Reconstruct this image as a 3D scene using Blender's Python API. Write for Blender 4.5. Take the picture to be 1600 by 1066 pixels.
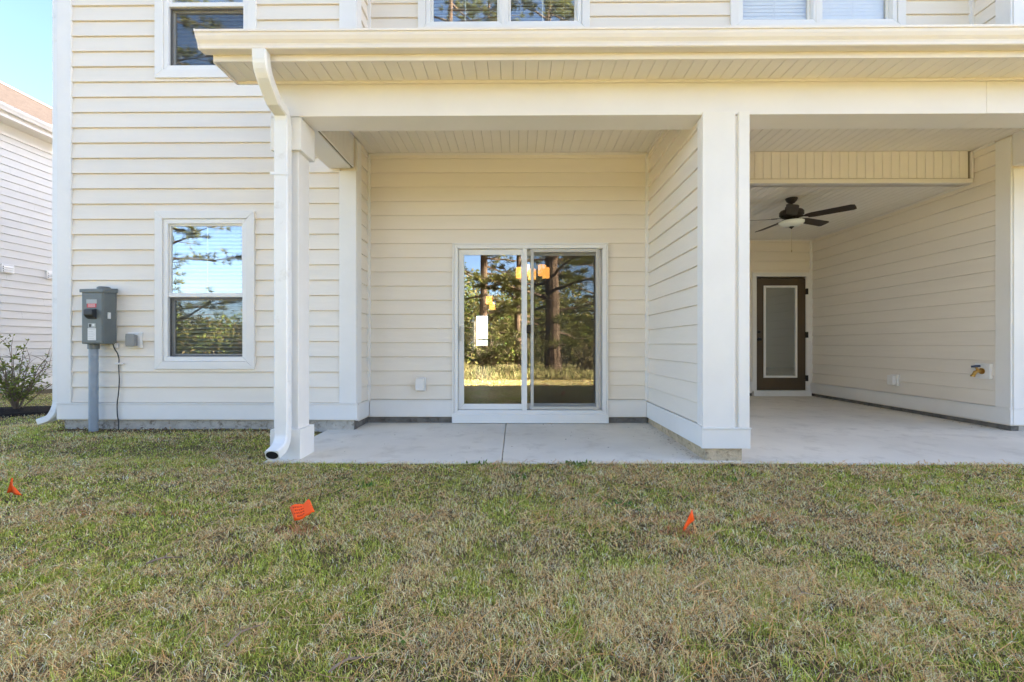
import bpy, bmesh, math, random
import numpy as np
from mathutils import Vector, Matrix, Euler

R = math.radians
random.seed(7)
rng = np.random.default_rng(11)
for o in list(bpy.data.objects):
    bpy.data.objects.remove(o)
scene = bpy.context.scene
COL = scene.collection

# ------------------------------------------------------------------ camera, sky, sun, exposure
EYE = 0.945
cam_d = bpy.data.cameras.new('camera')
cam = bpy.data.objects.new('camera', cam_d)
COL.objects.link(cam)
cam.location = (0, 0, EYE)
cam.rotation_euler = (R(90), 0, R(0.5))
cam_d.sensor_width = 36.0
cam_d.lens = 16.0
cam_d.shift_y = 0.00375
cam_d.clip_start = 0.05
cam_d.clip_end = 2000
scene.camera = cam

SUN_EL, SUN_AZ = R(24), R(72.5)            # azimuth clockwise from +Y (behind the house, to the right)
to_sun = Vector((math.cos(SUN_EL) * math.sin(SUN_AZ), math.cos(SUN_EL) * math.cos(SUN_AZ), math.sin(SUN_EL)))
world = bpy.data.worlds.new('World')
scene.world = world
world.use_nodes = True
wn = world.node_tree
wn.nodes.clear()
sky = wn.nodes.new('ShaderNodeTexSky')
sky.sky_type = 'NISHITA'
sky.sun_disc = False
sky.sun_elevation = SUN_EL
sky.sun_rotation = SUN_AZ
sky.air_density = 0.6
sky.dust_density = 1.0
sky.ozone_density = 1.3
bg = wn.nodes.new('ShaderNodeBackground')
bg.inputs['Strength'].default_value = 0.05
wo = wn.nodes.new('ShaderNodeOutputWorld')
wn.links.new(sky.outputs[0], bg.inputs[0])
wn.links.new(bg.outputs[0], wo.inputs[0])

sun_d = bpy.data.lights.new('sun', 'SUN')
sun_d.energy = 5.0
sun_d.angle = R(0.5)
sun_d.color = (1.0, 0.915, 0.805)
sun = bpy.data.objects.new('sun', sun_d)
COL.objects.link(sun)
sun.rotation_euler = to_sun.to_track_quat('Z', 'Y').to_euler()
sun.location = (20, 20, 20)

vs = scene.view_settings
vs.view_transform = 'Standard'
vs.look = 'None'
vs.gamma = 1.0
vs.use_curve_mapping = False
vs.exposure = 4.0
scene.render.engine = 'CYCLES'
scene.cycles.max_bounces = 8
scene.cycles.diffuse_bounces = 5
scene.cycles.transparent_max_bounces = 16

# ------------------------------------------------------------------ materials
MAT = {}

def nodes_of(name):
    m = bpy.data.materials.new(name)
    m.use_nodes = True
    nt = m.node_tree
    nt.nodes.clear()
    out = nt.nodes.new('ShaderNodeOutputMaterial')
    MAT[name] = m
    return m, nt, out

def N(nt, kind, **kw):
    n = nt.nodes.new(kind)
    for k, v in kw.items():
        if k in n.inputs:
            n.inputs[k].default_value = v
        else:
            setattr(n, k, v)
    return n

def ramp(nt, stops):
    r = nt.nodes.new('ShaderNodeValToRGB')
    e = r.color_ramp.elements
    while len(e) < len(stops):
        e.new(0.5)
    for el, (p, c) in zip(e, stops):
        el.position = p
        el.color = (*c, 1) if len(c) == 3 else c
    return r

def paint(name, col, rough=0.5, var=0.06, scale=3.0, bump=0.05, bscale=60.0, spec=0.4, stretch=(1, 1, 1), metal=0.0, dirt=None):
    """a coloured surface with slight mottling and fine relief"""
    m, nt, out = nodes_of(name)
    L = nt.links
    b = N(nt, 'ShaderNodeBsdfPrincipled')
    b.inputs['Roughness'].default_value = rough
    b.inputs['Specular IOR Level'].default_value = spec
    b.inputs['Metallic'].default_value = metal
    geo = N(nt, 'ShaderNodeNewGeometry')
    mp = N(nt, 'ShaderNodeMapping')
    mp.inputs['Scale'].default_value = stretch
    L.new(geo.outputs['Position'], mp.inputs['Vector'])
    n1 = N(nt, 'ShaderNodeTexNoise', Scale=scale, Detail=6.0, Roughness=0.6)
    L.new(mp.outputs[0], n1.inputs['Vector'])
    lo = tuple(max(0, c * (1 - var)) for c in col)
    hi = tuple(min(1, c * (1 + var)) for c in col)
    r = ramp(nt, [(0.3, lo), (0.7, hi)])
    L.new(n1.outputs['Fac'], r.inputs['Fac'])
    src = r.outputs['Color']
    if dirt:
        n3 = N(nt, 'ShaderNodeTexNoise', Scale=dirt[1], Detail=8.0, Roughness=0.7)
        L.new(mp.outputs[0], n3.inputs['Vector'])
        r3 = ramp(nt, [(dirt[2], (0, 0, 0)), (dirt[3], (1, 1, 1))])
        L.new(n3.outputs['Fac'], r3.inputs['Fac'])
        mx = N(nt, 'ShaderNodeMix', data_type='RGBA')
        L.new(r3.outputs['Color'], mx.inputs[0])
        L.new(src, mx.inputs[6])
        mx.inputs[7].default_value = (*dirt[0], 1)
        src = mx.outputs[2]
    L.new(src, b.inputs['Base Color'])
    if bump:
        n2 = N(nt, 'ShaderNodeTexNoise', Scale=bscale, Detail=5.0, Roughness=0.6)
        L.new(mp.outputs[0], n2.inputs['Vector'])
        bp = N(nt, 'ShaderNodeBump', Strength=bump, Distance=0.02)
        L.new(n2.outputs['Fac'], bp.inputs['Height'])
        L.new(bp.outputs[0], b.inputs['Normal'])
    L.new(b.outputs[0], out.inputs[0])
    return m

paint('siding', (0.815, 0.75, 0.65), 0.48, 0.035, 2.2, 0.10, 9.0, 0.35, (0.35, 0.35, 2.0))
paint('trim', (0.805, 0.785, 0.745), 0.45, 0.03, 2.5, 0.05, 20.0, 0.4)
paint('almond', (0.79, 0.755, 0.715), 0.42, 0.03, 2.0, 0.04, 14.0, 0.45)
paint('beam_wrap', (0.80, 0.78, 0.76), 0.40, 0.03, 1.6, 0.07, 5.0, 0.45)
paint('soffit', (0.80, 0.765, 0.71), 0.5, 0.03, 2.0, 0.03, 60.0, 0.35)
paint('soffit_back', (0.20, 0.17, 0.12), 0.8, 0.05)
paint('vinyl_white', (0.82, 0.81, 0.78), 0.4, 0.02, 3.0, 0.02)
paint('spout_white', (0.80, 0.80, 0.78), 0.35, 0.03, 3.0, 0.03, 12.0, 0.5, dirt=((0.62, 0.60, 0.55), 5.0, 0.58, 0.75))
paint('spout_hole_shade', (0.012, 0.012, 0.012), 0.9, 0.1)  # flat black painted for the shade inside the spout
paint('concrete', (0.75, 0.695, 0.60), 0.85, 0.09, 1.1, 0.2, 140.0, 0.2, dirt=((0.58, 0.525, 0.44), 3.2, 0.52, 0.76))
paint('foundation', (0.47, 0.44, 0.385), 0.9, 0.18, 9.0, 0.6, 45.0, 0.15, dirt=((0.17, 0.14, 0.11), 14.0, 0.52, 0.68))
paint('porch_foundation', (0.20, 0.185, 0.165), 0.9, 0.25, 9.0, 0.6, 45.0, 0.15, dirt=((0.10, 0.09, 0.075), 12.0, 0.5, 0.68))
paint('mortar', (0.56, 0.45, 0.30), 0.9, 0.2, 14.0, 0.8, 50.0, 0.15, dirt=((0.22, 0.16, 0.10), 22.0, 0.55, 0.65))
paint('door_brown', (0.085, 0.058, 0.032), 0.4, 0.08, 2.0, 0.03, 30.0, 0.4)
paint('hardware', (0.012, 0.010, 0.009), 0.4, 0.1, 8.0, 0.0)
paint('fan_bronze', (0.022, 0.014, 0.009), 0.45, 0.15, 8.0, 0.0)
paint('fan_blade', (0.030, 0.018, 0.010), 0.5, 0.2, 6.0, 0.03, 30.0)
paint('milk_glass', (0.72, 0.74, 0.68), 0.25, 0.02, 5.0, 0.0)
paint('chain', (0.45, 0.38, 0.24), 0.4, 0.05, 5.0, 0.0, metal=0.8)
paint('meter_grey', (0.155, 0.175, 0.172), 0.45, 0.07, 7.0, 0.04, 60.0, 0.4)
paint('conduit_grey', (0.27, 0.32, 0.37), 0.4, 0.05, 6.0, 0.02)
paint('black_plastic', (0.03, 0.033, 0.036), 0.4, 0.1, 6.0, 0.0)
paint('outlet_grey', (0.25, 0.25, 0.24), 0.45, 0.05, 6.0, 0.0)
paint('label_white', (0.74, 0.74, 0.72), 0.5, 0.03, 60.0, 0.0)
paint('label_red', (0.62, 0.055, 0.07), 0.5, 0.05, 60.0, 0.0)
paint('label_grey', (0.42, 0.44, 0.42), 0.5, 0.05, 60.0, 0.0)
paint('brass', (0.50, 0.30, 0.08), 0.35, 0.1, 20.0, 0.0, metal=0.9)
paint('tap_blue', (0.03, 0.05, 0.10), 0.45, 0.1, 20.0, 0.0)
paint('flag_orange', (0.95, 0.105, 0.008), 0.5, 0.04, 30.0, 0.05, 40.0)
paint('flag_ink', (0.40, 0.035, 0.006), 0.6, 0.2, 120.0, 0.0)
paint('wire', (0.45, 0.30, 0.22), 0.4, 0.05, 5.0, 0.0, metal=0.6)
paint('shingle', (0.36, 0.27, 0.205), 0.9, 0.25, 14.0, 0.5, 40.0, 0.1, (1, 1, 1))
paint('neighbour_siding', (0.64, 0.63, 0.60), 0.5, 0.03, 2.0, 0.08, 8.0, 0.35, (0.35, 0.35, 2.0))
paint('neighbour_shingle', (0.040, 0.031, 0.026), 0.9, 0.3, 9.0, 0.5, 40.0, 0.1)
paint('mulch', (0.020, 0.015, 0.012), 0.95, 0.5, 30.0, 0.9, 60.0, 0.1)
paint('bark', (0.105, 0.07, 0.046), 0.95, 0.45, 7.0, 0.9, 14.0, 0.1, (1, 1, 0.25))
paint('twig', (0.20, 0.15, 0.11), 0.9, 0.25, 20.0, 0.0)
paint('blind', (0.84, 0.84, 0.82), 0.5, 0.02, 4.0, 0.0)
paint('screen_frame', (0.10, 0.10, 0.10), 0.5, 0.05, 4.0, 0.0)
paint('screen_door_frame', (0.56, 0.54, 0.49), 0.4, 0.03, 4.0, 0.0)
paint('room_paint', (0.42, 0.38, 0.32), 0.8, 0.03, 1.0, 0.0)
paint('room_floor', (0.16, 0.10, 0.06), 0.45, 0.2, 4.0, 0.0)
paint('lamp_metal', (0.03, 0.025, 0.02), 0.4, 0.1, 4.0, 0.0)

def glow(name, col, strength):
    m, nt, out = nodes_of(name)
    e = N(nt, 'ShaderNodeEmission', Strength=strength)
    e.inputs['Color'].default_value = (*col, 1)
    nt.links.new(e.outputs[0], out.inputs[0])
glow('lamp_shade_lit', (1.0, 0.40, 0.08), 0.20)

def glass(name, base, gain, tint, wave):
    m, nt, out = nodes_of(name)
    L = nt.links
    fr = N(nt, 'ShaderNodeFresnel', IOR=1.5)
    # thin sheet: both faces reflect alike
    gb = N(nt, 'ShaderNodeNewGeometry')
    io = N(nt, 'ShaderNodeMath', operation='MULTIPLY_ADD')
    io.inputs[1].default_value = 1 / 1.5 - 1.5
    io.inputs[2].default_value = 1.5
    L.new(gb.outputs['Backfacing'], io.inputs[0])
    L.new(io.outputs[0], fr.inputs['IOR'])
    ma = N(nt, 'ShaderNodeMath', operation='MULTIPLY_ADD')
    ma.inputs[1].default_value = gain
    ma.inputs[2].default_value = base
    ma.use_clamp = True
    L.new(fr.outputs[0], ma.inputs[0])
    tr = N(nt, 'ShaderNodeBsdfTransparent')
    tr.inputs[0].default_value = (*tint, 1)
    gl = N(nt, 'ShaderNodeBsdfGlossy', Roughness=0.0)
    gl.inputs['Color'].default_value = (0.98, 0.98, 0.96, 1)
    geo = N(nt, 'ShaderNodeNewGeometry')
    no = N(nt, 'ShaderNodeTexNoise', Scale=1.6, Detail=1.0)
    L.new(geo.outputs['Position'], no.inputs['Vector'])
    bp = N(nt, 'ShaderNodeBump', Strength=wave, Distance=0.02)
    L.new(no.outputs['Fac'], bp.inputs['Height'])
    L.new(bp.outputs[0], gl.inputs['Normal'])
    mx = N(nt, 'ShaderNodeMixShader')
    L.new(ma.outputs[0], mx.inputs[0])
    L.new(tr.outputs[0], mx.inputs[1])
    L.new(gl.outputs[0], mx.inputs[2])
    L.new(mx.outputs[0], out.inputs[0])
glass('glass', 0.14, 1.6, (0.95, 0.97, 0.95), 0.03)
glass('clear_glass', 0.05, 1.6, (0.985, 0.99, 0.985), 0.03)
glass('door_glass', 0.18, 1.6, (0.80, 0.86, 0.81), 0.0)

def mesh_screen():
    m, nt, out = nodes_of('insect_screen')
    L = nt.links
    tr = N(nt, 'ShaderNodeBsdfTransparent')
    df = N(nt, 'ShaderNodeBsdfDiffuse')
    df.inputs[0].default_value = (0.05, 0.05, 0.045, 1)
    mx = N(nt, 'ShaderNodeMixShader')
    mx.inputs[0].default_value = 0.24
    L.new(tr.outputs[0], mx.inputs[1])
    L.new(df.outputs[0], mx.inputs[2])
    L.new(mx.outputs[0], out.inputs[0])
mesh_screen()

def leafy(name, trans=0.25, rough=0.6):
    """blades and leaves, coloured one by one by the mesh attribute 'tint'"""
    m, nt, out = nodes_of(name)
    L = nt.links
    at = N(nt, 'ShaderNodeAttribute', attribute_name='tint')
    b = N(nt, 'ShaderNodeBsdfPrincipled', Roughness=rough)
    b.inputs['Specular IOR Level'].default_value = 0.06
    L.new(at.outputs['Color'], b.inputs['Base Color'])
    t = N(nt, 'ShaderNodeBsdfTranslucent')
    L.new(at.outputs['Color'], t.inputs[0])
    mx = N(nt, 'ShaderNodeMixShader')
    mx.inputs[0].default_value = trans
    L.new(b.outputs[0], mx.inputs[1])
    L.new(t.outputs[0], mx.inputs[2])
    L.new(mx.outputs[0], out.inputs[0])
leafy('leaf', 0.26)
leafy('straw', 0.1, 0.7)

def ground_mat():
    m, nt, out = nodes_of('lawn_soil')
    L = nt.links
    b = N(nt, 'ShaderNodeBsdfPrincipled', Roughness=0.95)
    b.inputs['Specular IOR Level'].default_value = 0.1
    geo = N(nt, 'ShaderNodeNewGeometry')
    n1 = N(nt, 'ShaderNodeTexNoise', Scale=1.1, Detail=8.0, Roughness=0.65)
    L.new(geo.outputs['Position'], n1.inputs['Vector'])
    r1 = ramp(nt, [(0.32, (0.16, 0.12, 0.075)), (0.5, (0.17, 0.135, 0.075)), (0.7, (0.13, 0.12, 0.055))])
    L.new(n1.outputs['Fac'], r1.inputs['Fac'])
    n2 = N(nt, 'ShaderNodeTexNoise', Scale=70.0, Detail=8.0, Roughness=0.75)
    L.new(geo.outputs['Position'], n2.inputs['Vector'])
    r2 = ramp(nt, [(0.35, (0.45, 0.43, 0.40)), (0.65, (1.25, 1.2, 1.1))])
    L.new(n2.outputs['Fac'], r2.inputs['Fac'])
    mx = N(nt, 'ShaderNodeMix', data_type='RGBA', blend_type='MULTIPLY')
    mx.inputs[0].default_value = 1.0
    L.new(r1.outputs['Color'], mx.inputs[6])
    L.new(r2.outputs['Color'], mx.inputs[7])
    L.new(mx.outputs[2], b.inputs['Base Color'])
    bp = N(nt, 'ShaderNodeBump', Strength=0.8, Distance=0.02)
    L.new(n2.outputs['Fac'], bp.inputs['Height'])
    L.new(bp.outputs[0], b.inputs['Normal'])
    L.new(b.outputs[0], out.inputs[0])
ground_mat()

# ------------------------------------------------------------------ builders
class MB:
    """collects faces; build() links them as one mesh object"""
    def __init__(s):
        s.v, s.f = [], []
    def add(s, vs_, fs):
        k = len(s.v)
        s.v += [tuple(p) for p in vs_]
        s.f += [tuple(i + k for i in f) for f in fs]
        return s
    def box(s, x0, x1, y0, y1, z0, z1):
        return s.add([(x0, y0, z0), (x1, y0, z0), (x1, y1, z0), (x0, y1, z0), (x0, y0, z1), (x1, y0, z1), (x1, y1, z1), (x0, y1, z1)],
                     [(0, 3, 2, 1), (4, 5, 6, 7), (0, 1, 5, 4), (1, 2, 6, 5), (2, 3, 7, 6), (3, 0, 4, 7)])
    def prism(s, prof, axis, a, b):
        """closed profile extruded along an axis from a to b; profile is in the other two axes"""
        def pt(p, t):
            return {'x': (t, p[0], p[1]), 'y': (p[0], t, p[1]), 'z': (p[0], p[1], t)}[axis]
        n = len(prof)
        vs_ = [pt(p, a) for p in prof] + [pt(p, b) for p in prof]
        fs = [(i, (i + 1) % n, n + (i + 1) % n, n + i) for i in range(n)]
        fs += [tuple(range(n))[::-1], tuple(range(n, 2 * n))]
        return s.add(vs_, fs)
    def tube(s, pts, rad, n=10, caps=True):
        pts = [Vector(p) for p in pts]
        if not isinstance(rad, (list, tuple)):
            rad = [rad] * len(pts)
        k = len(s.v)
        up = Vector((0.31, 0.17, 0.93))
        for i, p in enumerate(pts):
            d = (pts[min(i + 1, len(pts) - 1)] - pts[max(i - 1, 0)]).normalized()
            if i == 0 and abs(d.dot(up)) > 0.95:
                up = Vector((0.9, 0.3, 0.1))
            u = d.cross(up).normalized()
            w = u.cross(d)
            up = w
            for j in range(n):
                a = 2 * math.pi * j / n
                s.v.append(tuple(p + (u * math.cos(a) + w * math.sin(a)) * rad[i]))
        for i in range(len(pts) - 1):
            for j in range(n):
                s.f.append((k + i * n + j, k + i * n + (j + 1) % n, k + (i + 1) * n + (j + 1) % n, k + (i + 1) * n + j))
        if caps:
            s.f.append(tuple(k + j for j in range(n))[::-1])
            e = k + (len(pts) - 1) * n
            s.f.append(tuple(e + j for j in range(n)))
        return s
    def rings(s, rings, caps=True):
        """lofts equal-length loops"""
        k = len(s.v)
        n = len(rings[0])
        for r in rings:
            s.v += [tuple(p) for p in r]
        for i in range(len(rings) - 1):
            for j in range(n):
                s.f.append((k + i * n + j, k + i * n + (j + 1) % n, k + (i + 1) * n + (j + 1) % n, k + (i + 1) * n + j))
        if caps:
            s.f.append(tuple(k + j for j in range(n))[::-1])
            e = k + (len(rings) - 1) * n
            s.f.append(tuple(e + j for j in range(n)))
        return s
    def lathe(s, cx, cy, prof, n=24):
        return s.rings([[(cx + r * math.cos(2 * math.pi * j / n), cy + r * math.sin(2 * math.pi * j / n), z) for j in range(n)] for r, z in prof])
    def mesh(s, name, smooth=False, fix=True):
        me = bpy.data.meshes.new(name)
        me.from_pydata(s.v, [], s.f)
        if fix:
            bm = bmesh.new()
            bm.from_mesh(me)
            bmesh.ops.recalc_face_normals(bm, faces=bm.faces)
            bm.to_mesh(me)
            bm.free()
        if smooth:
            me.polygons.foreach_set('use_smooth', [True] * len(me.polygons))
        return me
    def build(s, name, mat, parent=None, bevel=0.0, smooth=False, seg=2):
        return obj(name, s.mesh(name, smooth), mat, parent, bevel=bevel, seg=seg)

def adopt(o, p):
    if p is not None:
        o.parent = p
        o.matrix_parent_inverse = p.matrix_basis.inverted()

def obj(name, me, mat, parent=None, loc=(0, 0, 0), rot=(0, 0, 0), bevel=0.0, seg=2):
    o = bpy.data.objects.new(name, me)
    COL.objects.link(o)
    o.location = loc
    o.rotation_euler = rot
    if mat and not me.materials:
        me.materials.append(MAT[mat])
    if bevel:
        b = o.modifiers.new('edge', 'BEVEL')
        b.width = bevel
        b.segments = seg
        b.limit_method = 'ANGLE'
        b.angle_limit = R(35)
    adopt(o, parent)
    return o

def thing(name, label, cat, loc=(0, 0, 0), group=None):
    o = bpy.data.objects.new(name, None)
    o.empty_display_size = 0.1
    COL.objects.link(o)
    o.location = loc
    tag(o, label, cat, group)
    return o

def tag(o, label, cat, group=None):
    o['label'] = label
    o['category'] = cat
    if group:
        o['group'] = group
    return o

def structure(o):
    o['kind'] = 'structure'
    return o

def stuff(o):
    o['kind'] = 'stuff'
    return o

def copy_tree(o, mat, parent=None):
    """copies a thing and its parts; mat is the new world transform of the root"""
    c = o.copy()
    COL.objects.link(c)
    if parent is None:
        c.matrix_basis = mat
    else:
        c.parent = parent
        c.matrix_parent_inverse = o.matrix_parent_inverse.copy()
    for ch in o.children:
        copy_tree(ch, mat, c)
    return c

def np_mesh(name, verts, faces_n, colors=None):
    """verts (N,3) array, faces (M,k) array, optional per-vertex colours"""
    me = bpy.data.meshes.new(name)
    M, k = faces_n.shape
    me.vertices.add(len(verts))
    me.vertices.foreach_set('co', np.ascontiguousarray(verts, dtype=np.float32).ravel())
    me.loops.add(M * k)
    me.loops.foreach_set('vertex_index', np.ascontiguousarray(faces_n, dtype=np.int32).ravel())
    me.polygons.add(M)
    me.polygons.foreach_set('loop_start', np.arange(0, M * k, k, dtype=np.int32))
    try:
        me.polygons.foreach_set('loop_total', np.full(M, k, dtype=np.int32))
    except Exception:
        pass
    if colors is not None:
        a = me.attributes.new('tint', 'FLOAT_COLOR', 'POINT')
        c4 = np.ones((len(verts), 4), dtype=np.float32)
        c4[:, :3] = colors
        a.data.foreach_set('color', c4.ravel())
    me.update(calc_edges=True)
    me.validate()
    return me

def smooth01(a, b, x):
    t = np.clip((x - a) / (b - a), 0, 1)
    return t * t * (3 - 2 * t)

def vnoise(x, y, scale, seed):
    """smooth value noise in 0..1 on arrays"""
    r = np.random.default_rng(seed).random((256, 256))
    u, v = x * scale + 1000.37, y * scale + 1000.71
    i, j = np.floor(u).astype(int), np.floor(v).astype(int)
    fu, fv = u - i, v - j
    fu, fv = fu * fu * (3 - 2 * fu), fv * fv * (3 - 2 * fv)
    g = lambda a, b: r[a % 256, b % 256]
    return (g(i, j) * (1 - fu) + g(i + 1, j) * fu) * (1 - fv) + (g(i, j + 1) * (1 - fu) + g(i + 1, j + 1) * fu) * fv

# ------------------------------------------------------------------ planes of the house
YA, YB, YF = 5.08, 5.51, 8.47          # left wall, patio back wall, far wall of the deep porch
XL, XA, XW0, XW1, XR = -5.117, -1.80, 1.60, 1.94, 5.47
HC = 0.1712                             # height of one siding course
ZTOP = 6.3

def ground_z(x, y):
    z = -0.045 + 0.04 * smooth01(3.9, 5.0, y) * smooth01(-1.95, -2.6, x)
    z = z - 0.022 * np.clip(-5.6 - x, 0, 9)
    z = z - 0.025 * np.clip(-1.5 - y, 0, 15)
    z = np.where((x > -1.8) & (y > 4.2) & (x < 5.6) & (y < 8.6), -0.3, z)
    z = np.where((x > -4.7) & (y > 6.2) & (x < 16) & (y < 19.5), -0.3, z)
    return z

def ground():
    xs = np.concatenate([[-600, -200, -80, -40], np.arange(-24, 24.1, 0.5), [40, 80, 200, 600]])
    ys = np.concatenate([[-600, -200, -80, -45], np.arange(-30, 24.1, 0.5), [40, 80, 200, 600]])
    X, Y = np.meshgrid(xs, ys)
    Z = ground_z(X, Y) + (vnoise(X, Y, 0.8, 3) - 0.5) * 0.015 * (np.abs(X) < 30)
    v = np.stack([X, Y, Z], -1).reshape(-1, 3)
    nx, ny = len(xs), len(ys)
    i, j = np.meshgrid(np.arange(nx - 1), np.arange(ny - 1))
    a = (j * nx + i).ravel()
    f = np.stack([a, a + 1, a + nx + 1, a + nx], -1)
    structure(obj('lawn_ground', np_mesh('lawn_ground', v, f), 'lawn_soil'))
ground()

# patio slab: three poured panels with a joint between them
slab = MB()
slab.box(-2.09, 5.9, 3.83, 8.9, -0.30, -0.06)
slab_o = structure(slab.build('patio_slab', 'concrete'))
def slab_panel(x0, x1, yb):
    m = MB()
    # slopes gently down to the lawn
    prof = [(3.79, -0.20), (3.79, -0.036), (3.805, -0.034), (YB, 0.0), (yb, 0.0), (yb, -0.20)]
    m.prism(prof, 'x', x0, x1)
    m.build('slab_panel', 'concrete', slab_o, bevel=0.008)
slab_panel(-2.12, -0.122, 5.62)
slab_panel(-0.116, 1.78, 5.62)
slab_panel(1.784, 5.9, 8.6)

# ------------------------------------------------------------------ the house
house = thing('house', 'cream vinyl sided two storey house with white trimmed covered patio', 'house', (0, YA, 0))

def sheathing(name, axis, plane, thick, a0, a1, z0, z1, openings=(), mat='siding'):
    """a flat wall with rectangular holes; axis 'x' runs along x at y=plane..plane+thick, axis 'y' likewise"""
    m = MB()
    us = sorted(set([a0, a1] + [o[0] for o in openings] + [o[1] for o in openings]))
    zs = sorted(set([z0, z1] + [o[2] for o in openings] + [o[3] for o in openings]))
    us = [u for u in us if a0 <= u <= a1]
    zs = [z for z in zs if z0 <= z <= z1]
    for u0, u1 in zip(us, us[1:]):
        for w0, w1 in zip(zs, zs[1:]):
            uc, wc = (u0 + u1) / 2, (w0 + w1) / 2
            if any(o[0] < uc < o[1] and o[2] < wc < o[3] for o in openings):
                continue
            p0, p1 = sorted((plane, plane + thick))
            if axis == 'x':
                m.box(u0, u1, p0, p1, w0, w1)
            else:
                m.box(p0, p1, u0, u1, w0, w1)
    return m.build(name, mat, house)

_boards = {}
def board_mesh(L, t0, t1, h, mat):
    """one siding course of length L, cut between t0 and t1 of its height; faces local -y"""
    key = (round(L, 4), round(t0, 3), round(t1, 3), round(h, 4), mat)
    if key in _boards:
        return _boards[key]
    def face(t):
        if t < 0.10:
            return -0.0225
        return -0.0215 + 0.0185 * (t - 0.10) / 0.90
    ts = sorted(set([t0, t1] + [t for t in (0.055, 0.10, 0.55) if t0 < t < t1]))
    t0 = max(t0, 0.036)                 # open reveal under each course
    ts = [t for t in ts if t > t0]
    prof = [(0.0, t0 * h), (-0.0195, t0 * h)]
    for t in ts:
        y = face(t)
        if t == 0:
            y = -0.0195
        prof.append((y, t * h))
    prof.append((0.0, t1 * h))
    m = MB()
    n = len(prof)
    segs = [0.0, L]
    m.prism(prof, 'x', 0.0, L)
    me = m.mesh('siding_board')
    me.materials.append(MAT[mat])
    _boards[key] = me
    return me

def siding(wall, facing, plane, a0, a1, zs, z_end, openings=(), h=HC, mat='siding', seams=0):
    """lays the courses of one wall. facing: '-y', '-x' or '+x'; a0..a1 along the wall"""
    z = zs
    rr = random.Random(int(plane * 100) + int(a0 * 10))
    while z < z_end - 0.005:
        top = min(z + h, z_end)
        segs = [(a0, a1, z, top)]
        for (o0, o1, oz0, oz1) in openings:
            new = []
            for (s0, s1, b0, b1) in segs:
                if s1 <= o0 or s0 >= o1 or b1 <= oz0 or b0 >= oz1:
                    new.append((s0, s1, b0, b1))
                    continue
                if s0 < o0:
                    new.append((s0, o0, b0, b1))
                if s1 > o1:
                    new.append((o1, s1, b0, b1))
                if b0 < oz0:
                    new.append((max(s0, o0), min(s1, o1), b0, oz0))
                if b1 > oz1:
                    new.append((max(s0, o0), min(s1, o1), oz1, b1))
            segs = new
        if seams:
            out = []
            for (s0, s1, b0, b1) in segs:
                c = s0 + rr.uniform(0.5, 3.4)
                while c < s1 - 0.4:
                    out.append((s0, c, b0, b1))
                    s0 = c + 0.0015
                    c += 3.6
                out.append((s0, s1, b0, b1))
            segs = out
        for (s0, s1, b0, b1) in segs:
            if s1 - s0 < 0.01 or b1 - b0 < 0.008:
                continue
            me = board_mesh(s1 - s0, (b0 - z) / h, (b1 - z) / h, h, mat)
            if facing == '-y':
                loc, rot = (s0, plane, z), 0
            elif facing == '-x':
                loc, rot = (plane, s1, z), -90
            else:
                loc, rot = (plane, s0, z), 90
            o = obj('siding_board', me, None, wall, loc, (R(rr.uniform(-0.05, 0.05)), 0, R(rot)))
        z += h

# openings (rough hole in sheathing, a little inside the casing)
W_LOW = (-4.036, -2.916, 0.672, 2.441)
W_UPL = (-4.036, -2.900, 3.925, 5.694)
W_UPM = (-1.185, 0.890, 4.700, 6.150)
W_UPR = (2.575, 4.660, 4.700, 6.150)
SLID = (-0.745, 1.085, 0.015, 2.150)
DOOR = (4.405, 5.395, 0.0, 2.205)
inset = lambda o, d: (o[0] + d, o[1] - d, o[2] + d, o[3] - d)

wall_a = sheathing('wall', 'x', YA, 0.12, XL, XA, 0.10, ZTOP, [inset(W_LOW, 0.085), inset(W_UPL, 0.085)])
siding(wall_a, '-y', YA, XL + 0.13, XA - 0.165, 0.294, 5.6, [inset(W_LOW, 0.03), inset(W_UPL, 0.03)])
wall_r = sheathing('wall', 'y', XA, -0.12, YA + 0.12, YB, 0.07, ZTOP)
siding(wall_r, '+x', XA, YA + 0.135, YB, 0.281, 3.26)
siding(wall_r, '+x', XA, YA + 0.135, YB, 4.0, 5.6)
wall_b = sheathing('wall', 'x', YB, 0.12, XA, XW1, 0.07, 2.89, [SLID])
siding(wall_b, '-y', YB, XA, XW0, 0.281, 3.26, [inset(SLID, -0.004)])
wall_bu = sheathing('wall', 'x', YB, 0.12, XA, XR, 2.89, ZTOP, [inset(W_UPM, 0.085), inset(W_UPR, 0.085)])
siding(wall_bu, '-y', YB, XA, XR, 4.0 + 0.045, 5.6, [inset(W_UPM, 0.03), inset(W_UPR, 0.03)])
wall_w = MB().box(XW0, XW1, 3.885, YB, 0.07, 3.24).build('wing_wall', 'siding', house)
siding(wall_w, '-x', XW0, 3.955, YB, 0.262, 3.235)
wall_n = sheathing('wall', 'y', XW1, -0.12, YB + 0.12, YF, 0.07, 2.89)
siding(wall_n, '+x', XW1, YB + 0.12, YF, 0.262, 2.88)
wall_f = sheathing('wall', 'x', YF, 0.12, XW1, XR, 0.05, 3.1, [DOOR])
siding(wall_f, '-y', YF, XW1, XR, 0.262, 2.90, [inset(DOOR, -0.004)])
wall_d = sheathing('wall', 'y', XR, 0.12, YA + 0.12, YF + 0.12, 0.05, ZTOP)
siding(wall_d, '-x', XR, YA + 0.135, YB - 0.02, 0.245, 3.24)
siding(wall_d, '-x', XR, YB - 0.02, YF, 0.245, 2.89)
siding(wall_d, '-x', XR, YA + 0.135, YB, 4.0, 5.6)
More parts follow.
